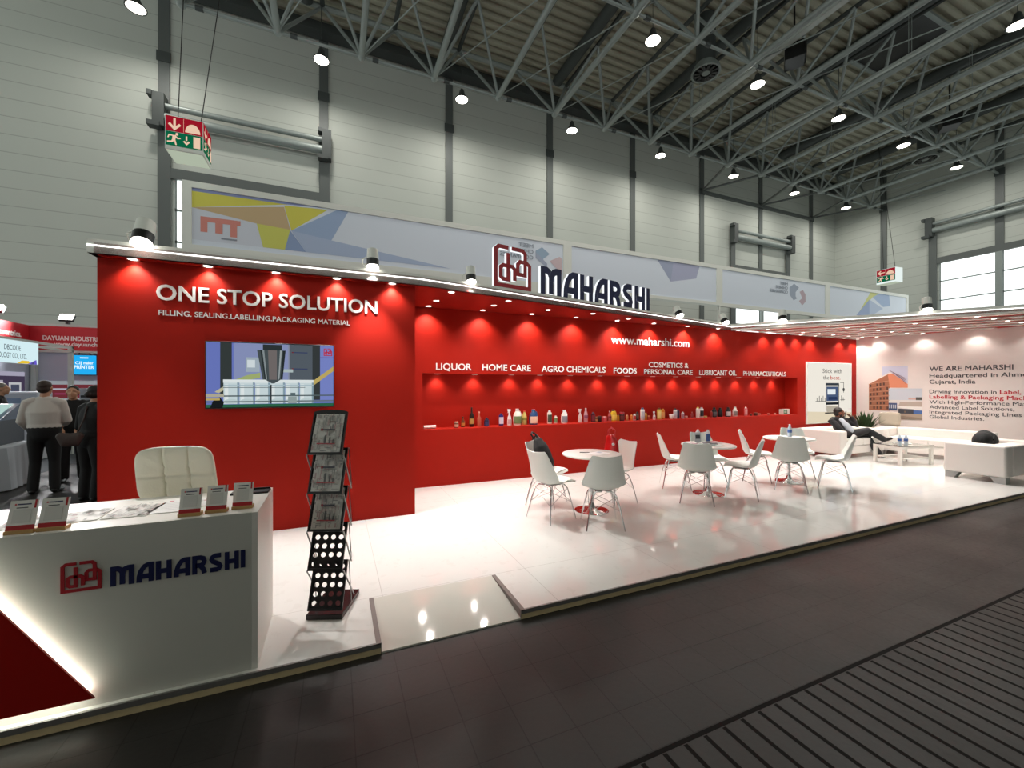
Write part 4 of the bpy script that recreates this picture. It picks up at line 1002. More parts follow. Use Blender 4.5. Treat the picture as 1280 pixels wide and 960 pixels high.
PR = [ # x, height, kind, aspect, body, cap, label, words
 (1.86, .095, 'jar', .75, '4A2418', 'B8A088', 'C9A890', 'small squat brown jar, first on the left of the niche'), (1.98, .178, 'wine', .42, '6A3A1E', '3A1A12', 'C0863A', 'short brown bottle with an orange label under LIQUOR'), (2.14, .332, 'wine', .29, '1E120C', '2A1A10', 'B89A54', 'tall dark bottle with a gold label under LIQUOR'),
 (2.26, .259, 'wine', .30, 'B4604A', 'D8A090', None, 'slim rose bottle under LIQUOR'), (2.40, .149, 'jug', .60, '15183A', '0C0E20', '38406A', 'dark blue round flask under the H of HOME CARE'), (2.68, .214, 'tube', .45, '1D2470', '1A1C50', 'D8DCE8', 'blue bottle with a white label under HOME CARE'),
 (2.82, .287, 'spray', .32, 'E6E2E0', 'F0ECEA', 'C8A0A0', 'white spray bottle under HOME CARE'), (2.98, .290, 'jug', .52, 'ECEAE2', 'D8D4CC', '6A8A5A', 'white handled bottle with a green label under HOME CARE'), (3.13, .26, 'soda', .40, 'C9B46A', 'C8342A', '8A8A3A', 'yellow clear bottle with a red cap under HOME CARE'), (3.29, .271, 'jug', .62, '1C3E6E', '3E6A9A', 'E0B8A0', 'blue handled jug with a pale label, rightmost under HOME CARE'),
 (3.63, .240, 'tube', .42, 'E4E0D4', 'E8E8E4', '3A4A3A', 'white bottle with a dark label, leftmost under AGRO CHEMICALS'), (3.77, .145, 'tube', .50, 'ECE8E0', 'F0ECE8', '7A9A6A', 'small white bottle between two taller white ones'), (3.93, .249, 'jug', .52, 'F0EEEA', 'F4F2EE', '8A8E98', 'white jug under AGRO CHEMICALS'),
 (4.29, .257, 'spray', .36, 'E0D0CC', 'F0ECE8', None, 'pale bottle with a slim neck under AGRO CHEMICALS'), (4.43, .271, 'soda', .34, 'D0A0A8', 'E8D8D8', '9A5A7A', 'pink bottle under the end of AGRO CHEMICALS'), (4.57, .188, 'tube', .52, '4A1420', '6A5A6A', '7A2A3A', 'dark maroon bottle under AGRO CHEMICALS'), (4.645, .098, 'jar', .9, '5A2E1A', '8A6A4A', 'A87A4A', 'small brown jar left of the black jar'), (4.745, .111, 'jar', .75, '2A1012', '4A3A3A', None, 'small black jar under the last letters of AGRO CHEMICALS'),
 (4.84, .102, 'jar', .85, 'B84A50', 'D89090', None, 'small pink jar left of FOODS'), (4.97, .202, 'soda', .40, 'B85A58', 'E0C0B8', '8A2A34', 'clear red bottle under the F of FOODS'), (5.07, .232, 'jug', .58, 'D8A81E', '1A1410', 'E8D060', 'yellow bottle with a black cap under FOODS'), (5.16, .129, 'tube', .5, 'B88A1E', '5A4A1A', None, 'small ochre bottle beside the yellow one'), (5.265, .172, 'jar', .62, '3A1016', 'A82A34', '6A2A2A', 'dark jar with a red lid under FOODS'),
 (5.41, .114, 'tube', .6, 'C88A5A', 'D8B090', None, 'small tan bottle under the S of FOODS'), (5.49, .115, 'tube', .6, 'D8742A', 'E8A860', None, 'small orange bottle right of FOODS'), (5.58, .132, 'tube', .55, 'E8DCD8', 'F0ECEA', 'B83A3A', 'small white and red bottle under the P of PERSONAL'), (5.67, .175, 'tube', .42, '2A2422', '1A1616', '6A5A4A', 'dark bottle left of the tall white one'), (5.765, .253, 'tube', .42, 'E8E6E2', '3A5A7A', 'B8C0C8', 'tall white bottle with a blue cap under PERSONAL CARE'),
 (5.87, .144, 'tube', .45, 'D89A2A', 'E8B860', None, 'short amber bottle right of the tall white one'), (5.97, .084, 'jar', .7, 'B83A2A', 'D88A5A', None, 'tiny orange jar under PERSONAL CARE'), (6.07, .169, 'spray', .42, 'ECE8E6', 'F0ECEA', 'D0A0A0', 'white pump bottle under PERSONAL CARE'), (6.22, .238, 'tube', .45, 'D8C05A', '6A4A1A', 'E8D890', 'pale yellow bottle with a brown cap'), (6.34, .215, 'tube', .45, 'D87A1E', 'E8A040', 'E8B070', 'orange bottle under the end of PERSONAL CARE'),
 (6.54, .103, 'bowl', 1.1, 'F0EEEC', 'F4F2F0', None, 'white cream jar right of the orange bottle'), (6.66, .222, 'tube', .42, 'F0EEEE', '1A1A1E', 'C8CCD8', 'white bottle with a black cap under CARE'), (6.755, .191, 'tube', .45, '181A44', '2A2C5A', None, 'navy bottle under the end of CARE'), (6.85, .143, 'tube', .5, 'ECE6E6', 'F0ECEC', 'B88A9A', 'small white bottle right of the navy one'), (6.97, .05, 'jar', 1.4, 'D8A08A', 'E8C8B8', None, 'flat pale tin left of LUBRICANT'),
 (7.16, .131, 'soda', .5, 'A84A4A', 'C88A80', None, 'clear red bottle under the L of LUBRICANT'), (7.29, .235, 'tube', .44, 'ECE8E2', 'D8C860', 'E8E4DC', 'white bottle with a yellow cap under LUBRICANT'), (7.42, .226, 'tube', .46, 'ECECEC', 'D8D8D8', '2A2A30', 'white bottle with a black label under LUBRICANT'), (7.56, .036, 'jar', 2.2, 'E8D890', 'E8C84A', None, 'flat yellow-lidded tin under LUBRICANT'), (7.69, .138, 'tube', .5, '9A2A24', 'B86A5A', None, 'small red bottle left of the black cans'),
 (7.80, .218, 'jug', .62, '141416', '1A1A1C', '5A5E64', 'black handled oil bottle, leftmost of three'), (8.01, .206, 'jug', .60, '161416', '1A1818', None, 'black oil bottle without a label, middle of three'), (8.21, .215, 'jug', .62, '141416', '1A1A1C', 'C8C8C8', 'black oil bottle with a white label, rightmost of three'), (8.46, .217, 'jug', .58, 'ECE6E0', 'E0D8D0', '8A8A84', 'white handled oil bottle right of the black ones'),
 (8.84, .201, 'tube', .45, 'D8888A', 'F0E8E6', 'E8B0B0', 'pink bottle under PHARMACEUTICALS'), (8.97, .05, 'jar', 1.0, '5A3A3A', '8A6A5A', None, 'tiny dark jar right of the pink bottle'), (9.15, .069, 'jar', 1.5, '4A3A30', '7A5A4A', None, 'small low brown tin under PHARMACEUTICALS'), (9.31, .043, 'jar', 1.2, 'B87A6A', 'C89A8A', None, 'tiny tan tin under PHARMACEUTICALS'), (9.57, .04, 'jar', 1.4, 'A85A50', 'C88A80', None, 'tiny rose tin under the end of PHARMACEUTICALS'), (9.83, .04, 'jar', 1.4, 'C8A090', 'D8B8A8', None, 'tiny pale tin, last before the green and white box')]
for k, (x, h, kd, asp, bc, cc, lc, words) in enumerate(PR):
    bottle(x, 6.735 + .02 * ((k * 37) % 3 - 1), ZN, h, kd, asp, bc, cc, lc, words, 'sample packs in the display niche', 'jar' if kd in ('jar', 'bowl') else 'bottle', R((k * 53) % 20 - 10))
t = thing('carton', (10.17, 6.73, ZN), R(8), 'green and white carton at the right end of the niche', 'box', 'sample packs in the display niche')
b = MB(); b.box(-.15, .15, -.05, .05, 0, .13); b.build('carton_body', bm_('DCE4DC', .5), t, bevel=.002)
art('print', frame((-.15, -.0505, 0), (1, 0, 0)), .3, .13, [rect('3E6A4E', .04, .06, .62, .94), rect('9AB8A0', .12, .3, .5, .7)], t, eps=.0004)
t = thing('sample_rolls', (1.41, 6.70, ZN + .028), R(5), 'white paper roll lying at the left end of the niche', 'roll', 'sample packs in the display niche')
b = MB(); b.lathe([(.028, -.10), (.028, .10)], n=18, M=Matrix.Rotation(PI / 2, 4, 'Y')); b.build('roll', bm_('E8E0DC', .6), t); b = MB(); b.lathe([(.012, -.104), (.012, .104)], n=12, M=Matrix.Rotation(PI / 2, 4, 'Y')); b.build('core', bm_('6A3A2A', .6), t)
# bottles on the tables
for x, y, h, c, lc, w_ in ((5.22, 4.62, .20, 'E9EBEE', '4A6AA8', 'white bottle with a blue label, right one on the middle table'), (5.10, 4.70, .20, 'E4E6EA', '6A7AB0', 'white bottle with a blue label, left one on the middle table')):
    bottle(x, y, .7405, h, 'tube', .36, c, 'F0F0F0', lc, w_, 'white bottles on the middle table', rz=R(-25))
t = thing('card_holder', (5.02, 4.62, .7585), R(-20), 'small dark picture card standing left of the bottles on the middle table', 'card')
b = MB(); b.box(-.05, .05, 0, .004, 0, .15, Matrix.Rotation(R(-8), 4, 'X')); b.build('card', PL, t); art('print', frame((-.05, -.0005, .0), (1, 0, 0), (0, .139, .99)), .1, .15, [rect('C9CCD2', .05, .05, .95, .95), rect('3A3C44', .15, .35, .85, .75)], t, eps=.0004)
def water(x, y, z, label, group):
    t = thing('water_bottle', (x, y, z), 0, label, 'bottle', group)
    b = MB(); b.lathe([(0, 0), (.030, 0), (.033, .01), (.031, .06), (.033, .11), (.030, .15), (.014, .185), (.013, .195)], n=18); b.build('body', bm_('C9D6E0', .12), t)
    b = MB(); b.lathe([(.0335, .075), (.0338, .076), (.0338, .125), (.0335, .126)], n=18); b.build('label', bm_('3E62A8', .4), t)
    b = MB(); b.lathe([(.015, .193), (.016, .21), (.013, .213)], n=14); b.build('cap', bm_('E8ECF0', .4), t)
water(7.12, 4.62, .7405, 'clear water bottle with a blue label on the third table', 'water bottles')

# backpack and red bag on the chairs
def blob(parts, name, mats, parent, vox=.008, smooth=4, sharp=3.0):
    b = MB()
    for p in parts: p(b)
    bmesh.ops.recalc_face_normals(b.bm, faces=b.bm.faces)
    me = bpy.data.meshes.new(name); b.bm.to_mesh(me); b.bm.free()
    o = bpy.data.objects.new(name, me); COL.objects.link(o)
    r_ = o.modifiers.new('r', 'REMESH'); r_.mode = 'VOXEL'; r_.voxel_size = vox
    s_ = o.modifiers.new('s', 'SMOOTH'); s_.factor = .5; s_.iterations = smooth
    bpy.context.view_layer.update()
    m2 = bpy.data.meshes.new_from_object(o.evaluated_get(bpy.context.evaluated_depsgraph_get()))
    bpy.data.objects.remove(o); bpy.data.meshes.remove(me)
    m2.name = name
    m2.materials.clear(); m2.materials.append(mats)
    m2.polygons.foreach_set('use_smooth', [True] * len(m2.polygons))
    o = bpy.data.objects.new(name, m2); COL.objects.link(o)
    if parent: o.parent = parent
    return o
BC = Vector((2.66, 5.02, 0)); f_ = Vector((.60, -.80, 0)).normalized()
t = thing('backpack', BC + Vector((0, 0, .485)) + f_ * .025, math.atan2(f_.y, f_.x) - PI / 2, 'black backpack with a looped strap leaning against a chair back', 'backpack')
blob([lambda b: b.loft([(0, -.02, .04), (0, -.07, .16), (0, -.12, .28), (0, -.155, .36)], [(.155, .085), (.165, .10), (.15, .085), (.11, .05)], side=(1, 0, 0), n=18)], 'bag', mat('backpack_cloth', '0C0C0E', .8), t, .01, 3)
blob([lambda b: b.loft([(0, .035, .07), (0, -.01, .18)], [(.10, .04), (.10, .035)], side=(1, 0, 0), n=14)], 'front_pocket', mat('backpack_pocket', '131316', .75), t, .008, 3)
b = MB(); b.wire([(.05, -.17, .37), (.06, -.23, .45), (0, -.25, .475), (-.06, -.23, .45), (-.05, -.17, .37)], .013, 8); b.build('carry_loop', BLACK, t)
b = MB(); b.wire([(-.09, -.15, .36), (-.12, -.24, .42), (-.13, -.30, .36), (-.13, -.30, .27)], .016, 8); b.build('shoulder_strap', BLACK, t)
BC = Vector((3.56, 4.70, 0)); f_ = Vector((-.97, -.10, 0)).normalized()
t = thing('carrier_bag', BC + Vector((0, 0, .485)) + f_ * .05, math.atan2(f_.y, f_.x) - PI / 2, 'glossy red carrier bag standing on a chair seat', 'bag')
REDB = mat('red_bag', (.55, .008, .010), .3, bump=.4, nscale=14)
blob([lambda b: b.loft([(0, .02, .03), (0, .02, .18), (.0, .01, .34), (.02, .02, .42)], [(.14, .08), (.135, .08), (.115, .06), (.075, .04)], side=(1, 0, 0), n=18)], 'bag', REDB, t, .009, 2)
b = MB(); b.wire([(-.06, .02, .42), (-.07, .02, .52), (0, .02, .55), (.06, .02, .51), (.06, .02, .42)], .010, 8); b.build('handle', REDB, t)
b = MB(); b.ell((-.08, .058, .33), (.022, .02, .02)); b.build('white_print', bm_('E8D8D8', .5), t)

# ================================================================== LOUNGE
def soft(b_, x0, x1, y0, y1, z0, z1, name, m, parent, bv=.035): b = MB(); b.box(x0, x1, y0, y1, z0, z1); return b.build(name, m, parent, bevel=bv, seg=4)
def sofa(name, x, y, rz, w, d, label, seats=2, hb=.62, ha=.62, aw=.26):
    """facing +y before rotation; the back runs along y = 0"""
    t = thing(name, (x, y, 0), rz, label, 'sofa', 'white leather lounge seats')
    soft(b_=0, x0=aw + .002, x1=w - aw - .002, y0=0.0, y1=.24, z0=.10, z1=hb, name='backrest', m=SOFA, parent=t)
    for a in (0, w - aw): soft(0, a, a + aw, 0, d, .10, ha, 'armrest', SOFA, t)
    soft(0, aw + .002, w - aw - .002, .242, d - .01, .10, .27, 'seat_base', SOFA, t, .02)
    k = (w - 2 * aw - .006) / seats
    for i in range(seats): soft(0, aw + .003 + k * i, aw + .001 + k * (i + 1), .244, d, .272, .43, 'seat_cushion', SOFA, t, .03)
    for a in (0.01, w - .19):
        for yy in (0, 1):
            b = MB(); b.prism([(0, 0), (.12, 0), (.18, .10), (0, .10)], lambda u, v, d_: (d_, .01 + u if yy == 0 else d - .02 - u, v), a, a + .16); b.build('metal_foot', BRUSH, t)
    return t
sofa('sofa', 11.80, 6.38, PI, 1.70, .92, 'white leather sofa along the red wall, where the man in the suit sits')
sofa('sofa', 13.04, 4.05, math.atan2(.981, -.194), 1.84, .85, 'white leather sofa along the white end wall under the pictures')
sofa('sofa', 10.02, 3.02, 0, 1.55, .76, 'white leather seat with its back to the dark aisle and a black jacket on it', 2)
# jacket / bag on the near seat
t = thing('jacket', (10.66, 3.47, .435), R(10), 'black rounded jacket heap on the near white seat', 'jacket')
blob([lambda b: b.ell((0.03, 0, .19), (.35, .16, .18)), lambda b: b.ell((.12, .02, .24), (.22, .12, .14)), lambda b: b.ell((-.15, 0, .22), (.20, .13, .14))], 'cloth', BLK, t, .015, 3)
b = MB(); b.wire([(-.2, -.12, .24), (-.08, -.12, .29), (.04, -.10, .32)], .014, 8); b.build('collar', BLK, t)
# cushion on the sofa arm in the corner
t = thing('cushion', (12.55, 5.715, .622), R(-72), 'grey-beige cushion propped against the end wall in the sofa corner', 'cushion')
M = Matrix.Rotation(R(-14), 4, 'X')
b = MB(); b.box(-.2, .2, -.06, .06, 0.015, .34, M); b.build('cover', mat('beige_cloth', 'A89E8E', .8, bump=.1, nscale=40), t, bevel=.05, seg=5)
b = MB(); b.wire([M @ Vector(q) for q in ((-.19, 0, .03), (-.2, 0, .18), (-.18, 0, .335), (0, 0, .345), (.18, 0, .335), (.2, 0, .18), (.19, 0, .03))], .007, 6); b.build('piping', mat('beige_piping', 'A39886', .8), t)
# coffee table
t = thing('coffee_table', (10.86, 4.72, 0), R(-12), 'low white coffee table with a glass top between the sofas', 'table')
WM = mat('white_lacquer', 'E6E4DE', .3); w, d, h = .42, .26, .40
for sx in (-1, 1):
    for sy in (-1, 1): b = MB(); b.box(sx * w - (.05 if sx > 0 else 0), sx * w + (0 if sx > 0 else .05), sy * d - (.05 if sy > 0 else 0), sy * d + (0 if sy > 0 else .05), 0, h - .012); b.build('leg', WM, t)
b = MB()
for sy in (-1, 1): b.box(-w + .05, w - .05, sy * d - (.04 if sy > 0 else 0), sy * d + (0 if sy > 0 else .04), h - .06, h - .012)
for sx in (-1, 1): b.box(sx * w - (.04 if sx > 0 else 0), sx * w + (0 if sx > 0 else .04), -d + .05, d - .05, h - .06, h - .012)
b.build('apron', WM, t)
gl = bpy.data.materials.new('table_glass'); gl.use_nodes = True; gb = gl.node_tree.nodes['Principled BSDF']; gb.inputs['Transmission Weight'].default_value = 1; gb.inputs['Roughness'].default_value = .02; gb.inputs['Base Color'].default_value = (.9, .97, .95, 1); gb.inputs['IOR'].default_value = 1.3
b = MB(); b.box(-w - .01, w + .01, -d - .01, d + .01, h - .0115, h); b.build('glass_top', gl, t)
b = MB(); b.box(-w + .02, w - .02, -d + .02, d - .02, .13, .145); b.build('lower_shelf', WM, t)
water(10.70, 4.70, .4005, 'water bottle on the coffee table, left one', 'water bottles'); water(10.80, 4.64, .4005, 'water bottle on the coffee table, right one', 'water bottles')
flatpaper('magazine', 10.98, 4.78, .4005, R(30), .21, .29, [rect('C9CCC8', .02, .02, .98, .98), rect('8A9088', .1, .5, .9, .9)], 'grey magazine lying on the coffee table', 'magazine', .008)
# plants
def plant(x, y, z0, n_, L, seed, label, potr=.17, poth=.34, wd=.028, droop=.6):
    rnd = random.Random(seed); t = thing('potted_plant', (x, y, z0), 0, label, 'plant', 'green potted plants in the lounge')
    b = MB(); b.lathe([(0, 0), (potr * .75, 0), (potr, poth), (potr * .92, poth), (potr * .9, poth - .03), (0, poth - .03)], n=24); b.build('pot', WM, t)
    b = MB(); b.lathe([(0, poth - .02), (potr * .88, poth - .02), (potr * .88, poth - .03)], n=20); b.build('soil', mat('soil', '2A1E16', .9), t)
    b = MB()
    for k in range(n_):
        a = rnd.random() * 2 * PI; el = R(50 + rnd.random() * 38); l = L * (.6 + .4 * rnd.random()); p = Vector((.03 * math.cos(a), .03 * math.sin(a), poth - .03)); dirv = Vector((math.cos(a) * math.cos(el), math.sin(a) * math.cos(el), math.sin(el))); sd = Vector((-math.sin(a), math.cos(a), 0)); pr = None
        for j in range(9):
            q = j / 8; ww = wd * math.sin(PI * min(1, .12 + .88 * q)) ** .7 * (1 if q < .95 else .15); cu = Vector((0, 0, .012 * math.sin(PI * q)))
            r_ = [b.v(p + sd * ww), b.v(p - cu * .8), b.v(p - sd * ww)]
            if pr: b.f([pr[0], pr[1], r_[1], r_[0]]); b.f([pr[1], pr[2], r_[2], r_[1]])
            pr = r_; p = p + dirv * (l / 8); dirv = (dirv + Vector((0, 0, -droop * q * .28))).normalized()
    b.build('foliage', LEAF, t, recalc=False)
    return t
plant(12.24, 6.06, 0, 120, .60, 3, 'leafy green plant in the corner behind the man in the suit', .15, .45, .02)
plant(12.72, 3.30, 0, 50, .48, 5, 'green plant behind the near white seat at the right picture edge', .13, .36, .022)
# ================================================================== PEOPLE
def hand_parts(wr, direc, palm_n, s=1.0, curl=.5, thumb=1):
    """palm and five fingers from the wrist along direc; palm_n is the way the palm faces"""
    d = Vector(direc).normalized(); nn = (Vector(palm_n) - d * d.dot(Vector(palm_n))).normalized(); sd = d.cross(nn) * thumb; wr = Vector(wr)
    P = [lambda b: b.loft([wr, wr + d * .045 * s, wr + d * .085 * s], [(.026 * s, .017 * s), (.038 * s, .016 * s), (.040 * s, .014 * s)], side=sd, n=12)]
    for k, (o_, l) in enumerate(((-.030, .066), (-.010, .080), (.010, .076), (.030, .060))):
        q0 = wr + d * .083 * s - sd * o_ * s * -1; pts = [q0]; dv = d.copy()
        for f in (.42, .32, .26):
            a = curl * (.55 if f == .42 else .7); dv = (dv * math.cos(a) + nn * math.sin(a)).normalized(); pts.append(pts[-1] + dv * l * f * s)
        P.append(lambda b, pts=pts: b.loft(pts, [.0095 * s, .0092 * s, .0085 * s, .0075 * s], n=8))
    t0 = wr + d * .025 * s - sd * .028 * s; t1 = t0 + (d * .6 - sd * .7 + nn * .3).normalized() * .035 * s; t2 = t1 + (d * .85 - sd * .25 + nn * .45).normalized() * .032 * s
    P.append(lambda b: b.loft([t0, t1, t2], [.013 * s, .0115 * s, .0095 * s], n=8))
    return P
def head_parts(c, fwd, up, s=1.0):
    f, u = Vector(fwd).normalized(), Vector(up); u = (u - f * f.dot(u)).normalized(); r_ = f.cross(u); c = Vector(c)
    M = Matrix((r_, f, u)).transposed()
    at = lambda x, y, z: c + M @ Vector((x * s, y * s, z * s))
    P = [lambda b: b.ell(at(0, -.012, .030), (.076 * s, .094 * s, .088 * s), M), lambda b: b.ell(at(0, .028, -.035), (.060 * s, .066 * s, .078 * s), M),
         lambda b: b.ell(at(0, .062, -.088), (.030 * s, .026 * s, .022 * s), M), lambda b: b.loft([at(0, .085, .028), at(0, .106, -.012)], [.009 * s, .015 * s], n=8), lambda b: b.loft([at(-.024, .078, -.048), at(0, .090, -.047), at(.024, .078, -.048)], [.006 * s, .009 * s, .006 * s], n=8),
         lambda b: b.loft([at(-.045, .068, .035), at(0, .086, .036), at(.045, .068, .035)], [.011 * s, .010 * s, .011 * s], n=8)]
    for sx in (-1, 1):
        P.append(lambda b, sx=sx: b.ell(at(sx * .078, -.008, -.005), (.012 * s, .022 * s, .034 * s), M)); P.append(lambda b, sx=sx: b.ell(at(sx * .034, .052, -.022), (.026 * s, .03 * s, .022 * s), M))
    return P, at, M
def limb(pts, rad): return lambda b: b.loft(pts, rad, n=14)
def figure(label, J, skin, hair, top, bottom, fwd, hfwd, hup=(0, 0, 1), hs=1.0, bw=1.0, curl=.5, hairstyle='short', palms=((0, 0, 1), (0, 0, 1)), shirt_front=None, tie=None, loc=None, fat=1.0, sleeve=1.0):
    """J: world joints. Body is one continuous surface; hair, garments and shoes are its children."""
    V = {k: Vector(v) for k, v in J.items()}; o0 = Vector(loc)
    V = {k: v - o0 for k, v in V.items()}
    t = thing('person', o0, 0, label, 'person')
    f = Vector(fwd).normalized(); lat = (V['shR'] - V['shL']).normalized(); nk, pel, ch = V['neck'], V['pelvis'], V['chest']
    hp, at, M = head_parts(V['head'], hfwd, hup, hs)
    def torso(e): return lambda b: b.loft([pel + (ch - pel) * (.30 if e and top is not SUIT else 0), pel + (ch - pel) * (.4 if e else .3), pel + (ch - pel) * .62, ch, ch + (nk - ch) * .55, ch + (nk - ch) * .85], [((.160 + e) * bw, (.105 + e) * fat), ((.150 + e) * bw, (.098 + e) * fat), ((.155 + e) * bw, (.105 + e) * fat), ((.170 + e) * bw, (.110 + e) * fat), ((.155 + e) * bw, .085 + e), ((.085 + e) * bw, .06 + e)], side=lat, n=20)
    def arm(s_, e, frac=1.0):
        a, c, d = V['sh' + s_], V['el' + s_], V['wr' + s_]; d2 = c + (d - c) * frac
        return lambda b: b.loft([a + (nk - a) * .35, a, a + (c - a) * .5, c, c + (d2 - c) * .5, d2], [.052 + e, .056 + e, .049 + e, .042 + e, .038 + e, .027 + e + .006 * (e > 0)], n=14)
    def leg(s_, e):
        a, c, d = V['hip' + s_], V['kn' + s_], V['an' + s_]
        return lambda b: b.loft([a, a + (c - a) * .3, a + (c - a) * .7, c, c + (d - c) * .3, c + (d - c) * .7, d], [.085 + e, .083 + e, .066 + e, .055 + e, .054 + e, .042 + e + (.012 if e else 0), .036 + e + (.016 if e else 0)], n=14)
    def foot(s_, e):
        d, q = V['an' + s_], V['to' + s_]; dn = Vector((0, 0, -1)); dn = (V['an' + s_] - V['kn' + s_]).normalized()
        hl = d + dn * .045 - (q - d).normalized() * .02
        return lambda b: b.loft([hl, hl + (q - hl) * .5, q], [(.034 + e, .034 + e), (.040 + e, .034 + e), (.034 + e, .022 + e)], side=(q - hl).cross(dn), n=12)
    parts = hp + [limb([nk + (ch - nk) * .2, nk, V['head'] + (nk - V['head']) * .35], [.062, .056, .052]), torso(0)]
    for k, s_ in enumerate('LR'):
        parts += [arm(s_, 0), leg(s_, 0), foot(s_, 0)] + hand_parts(V['wr' + s_], V['wr' + s_] - V['el' + s_] if 'ha' + s_ not in V else V['ha' + s_] - V['wr' + s_], palms[k], 1.0, curl, 1 if s_ == 'R' else -1)
    blob(parts, 'body', skin, t, .0085, 2)
    blob([torso(.014), arm('L', .012, sleeve), arm('R', .012, sleeve)] + ([shirt_front] if shirt_front else []), 'jacket' if top is SUIT else 'top', top, t, .011, 3)
    blob([lambda b: b.loft([pel - (ch - pel).normalized() * .04, pel + (ch - pel) * .1, pel + (ch - pel) * .30], [(.150 * bw, .118 * fat), (.172 * bw, .122 * fat), (.168 * bw, .115 * fat)], side=lat, n=18), leg('L', .013), leg('R', .013)], 'trousers', bottom, t, .011, 3)
    for s_ in 'LR': blob([foot(s_, .008)], 'shoe', SHOE, t, .008, 2)
    hb = [lambda b: b.ell(at(0, -.022, .048), (.082 * hs, .092 * hs, .084 * hs), M), lambda b: b.ell(at(0, -.050, -.005), (.076 * hs, .058 * hs, .070 * hs), M)]
    if hairstyle == 'bun': hb += [lambda b: b.ell(at(0, -.115, -.01), (.045, .04, .045), M)]
    if hairstyle == 'beard': hb += [lambda b: b.ell(at(0, .056, -.082), (.044, .042, .030), M), lambda b: b.ell(at(.05, .02, -.055), (.014, .03, .04), M), lambda b: b.ell(at(-.05, .02, -.055), (.014, .03, .04), M)]
    blob(hb, 'hair', hair, t, .009, 2)
    return t, at
# man in a white shirt seen from behind, at the neighbouring stand
def stand(x, y, ang, h, elL, wrL, elR, wrR, sh=.20, lean=0, spread=.12, feet=None):
    f = Vector((math.cos(ang), math.sin(ang), 0)); r_ = Vector((f.y, -f.x, 0)); k = h / 1.75; B = Vector((x, y, G))
    p = lambda a, b_, z: tuple(B + r_ * a * k + f * b_ * k + Vector((0, 0, z * k)))
    J = dict(pelvis=p(0, 0, .96), chest=p(0, lean * .5, 1.27), neck=p(0, lean, 1.49), head=p(0, lean + .03, 1.64), shL=p(-sh, lean * .8, 1.42), shR=p(sh, lean * .8, 1.42), hipL=p(-.09, 0, .92), hipR=p(.09, 0, .92), knL=p(-.105, .02, .50), knR=p(.105, .02, .50),
             anL=p(-spread, -.02, .085), anR=p(spread, -.02, .085), toL=p(-spread - .02, .16, .03), toR=p(spread + .02, .16, .03), elL=p(*elL), wrL=p(*wrL), elR=p(*elR), wrR=p(*wrR))
    return J, f, r_, k
J, f, r_, k = stand(-4.17, 8.80, R(98), 1.74, (-.255, .0, 1.13), (-.22, .18, 1.0), (.25, .03, 1.13), (.15, .24, 1.06), sh=.185)
figure('man in a white shirt and black trousers seen from behind at the next stand', J, SKIN, HAIRB, SHIRT, BLK, f, f + Vector((.15, 0, 0)), bw=1.12, fat=1.15, loc=(-4.17, 8.80, G), palms=((1, 0, 0), (-1, 0, 0)))
# woman in black with a grey bag
J, f, r_, k = stand(-3.27, 7.95, R(60), 1.66, (-.27, .04, 1.12), (-.20, .22, .96), (.27, .0, 1.12), (.22, .22, .98), sh=.18, lean=.05, spread=.10)
figure('woman in black with tied-up dark hair beside the red wall edge', J, SKIN, HAIR, BLK, BLK, f, f, bw=1.05, loc=(-3.27, 7.95, G), hairstyle='bun', palms=((1, 0, 0), (-1, 0, 0)))
t = thing('shoulder_bag', (-3.42, 7.76, .80), R(10), 'grey shoulder bag under the arm of the woman in black', 'bag')
blob([lambda b: b.loft([(-.10, 0, .12), (-.04, 0, .05), (.05, 0, .05), (.11, 0, .12)], [(.03, .05), (.04, .105), (.04, .105), (.03, .05)], side=(0, 1, 0), n=14)], 'bag', mat('taupe_leather', '4A403C', .55), t, .012, 3)
b = MB(); b.wire([(.08, 0, .16), (.13, .06, .34), (.15, .12, .52)], .010, 8); b.build('strap', mat('taupe_strap', '3A322E', .6), t)
# person in dark clothes facing them, and a grey-haired man at the edge
J, f, r_, k = stand(-4.25, 9.75, R(-75), 1.66, (-.24, .05, 1.12), (-.12, .22, 1.0), (.24, .05, 1.12), (.12, .22, 1.0))
figure('person in dark clothes with short dark hair facing the man in the white shirt', J, SKIN, HAIR, BLK, BLK, f, f, loc=(-4.25, 9.75, G), palms=((1, 0, 0), (-1, 0, 0)))
J, f, r_, k = stand(-6.02, 11.35, R(20), 1.72, (-.24, .05, 1.12), (-.12, .22, 1.0), (.24, .05, 1.12), (.12, .22, 1.0))
figure('grey-haired man in a black jacket at the left picture edge', J, SKIN, HAIRG, BLK, BLK, f, f, loc=(-6.02, 11.35, G), palms=((0, 0, 1), (0, 0, 1)))
# man in a suit lounging on the sofa, phone at his ear
J = dict(pelvis=(10.76, 5.665, .515), chest=(10.607, 5.735, .73), neck=(10.54, 5.757, .885), head=(10.557, 5.735, .995), shR=(10.40, 5.82, .825), shL=(10.77, 5.70, .815), elL=(10.85, 5.53, .71), wrL=(10.80, 5.62, .90), haL=(10.74, 5.655, .965),
         elR=(10.46, 5.62, .60), wrR=(10.67, 5.55, .53), hipR=(10.735, 5.585, .51), hipL=(10.80, 5.75, .515), knR=(11.16, 5.49, .60), anR=(11.495, 5.35, .40), toR=(11.66, 5.28, .415), knL=(11.24, 5.56, .48), anL=(11.34, 5.37, .095), toL=(11.32, 5.22, .035))
mt, at = figure('bearded man in a charcoal suit lounging on the white sofa, phone at his ear', J, SKIND, HAIR, SUIT, SUIT, (.4, -.9, .3), (.72, -.69, .0), (-.12, .05, 1), loc=(10.70, 5.70, .43), hairstyle='beard', palms=((-.92, .39, 0), (0, .3, -1)), sleeve=.93)
V0 = Vector((10.70, 5.70, .43))
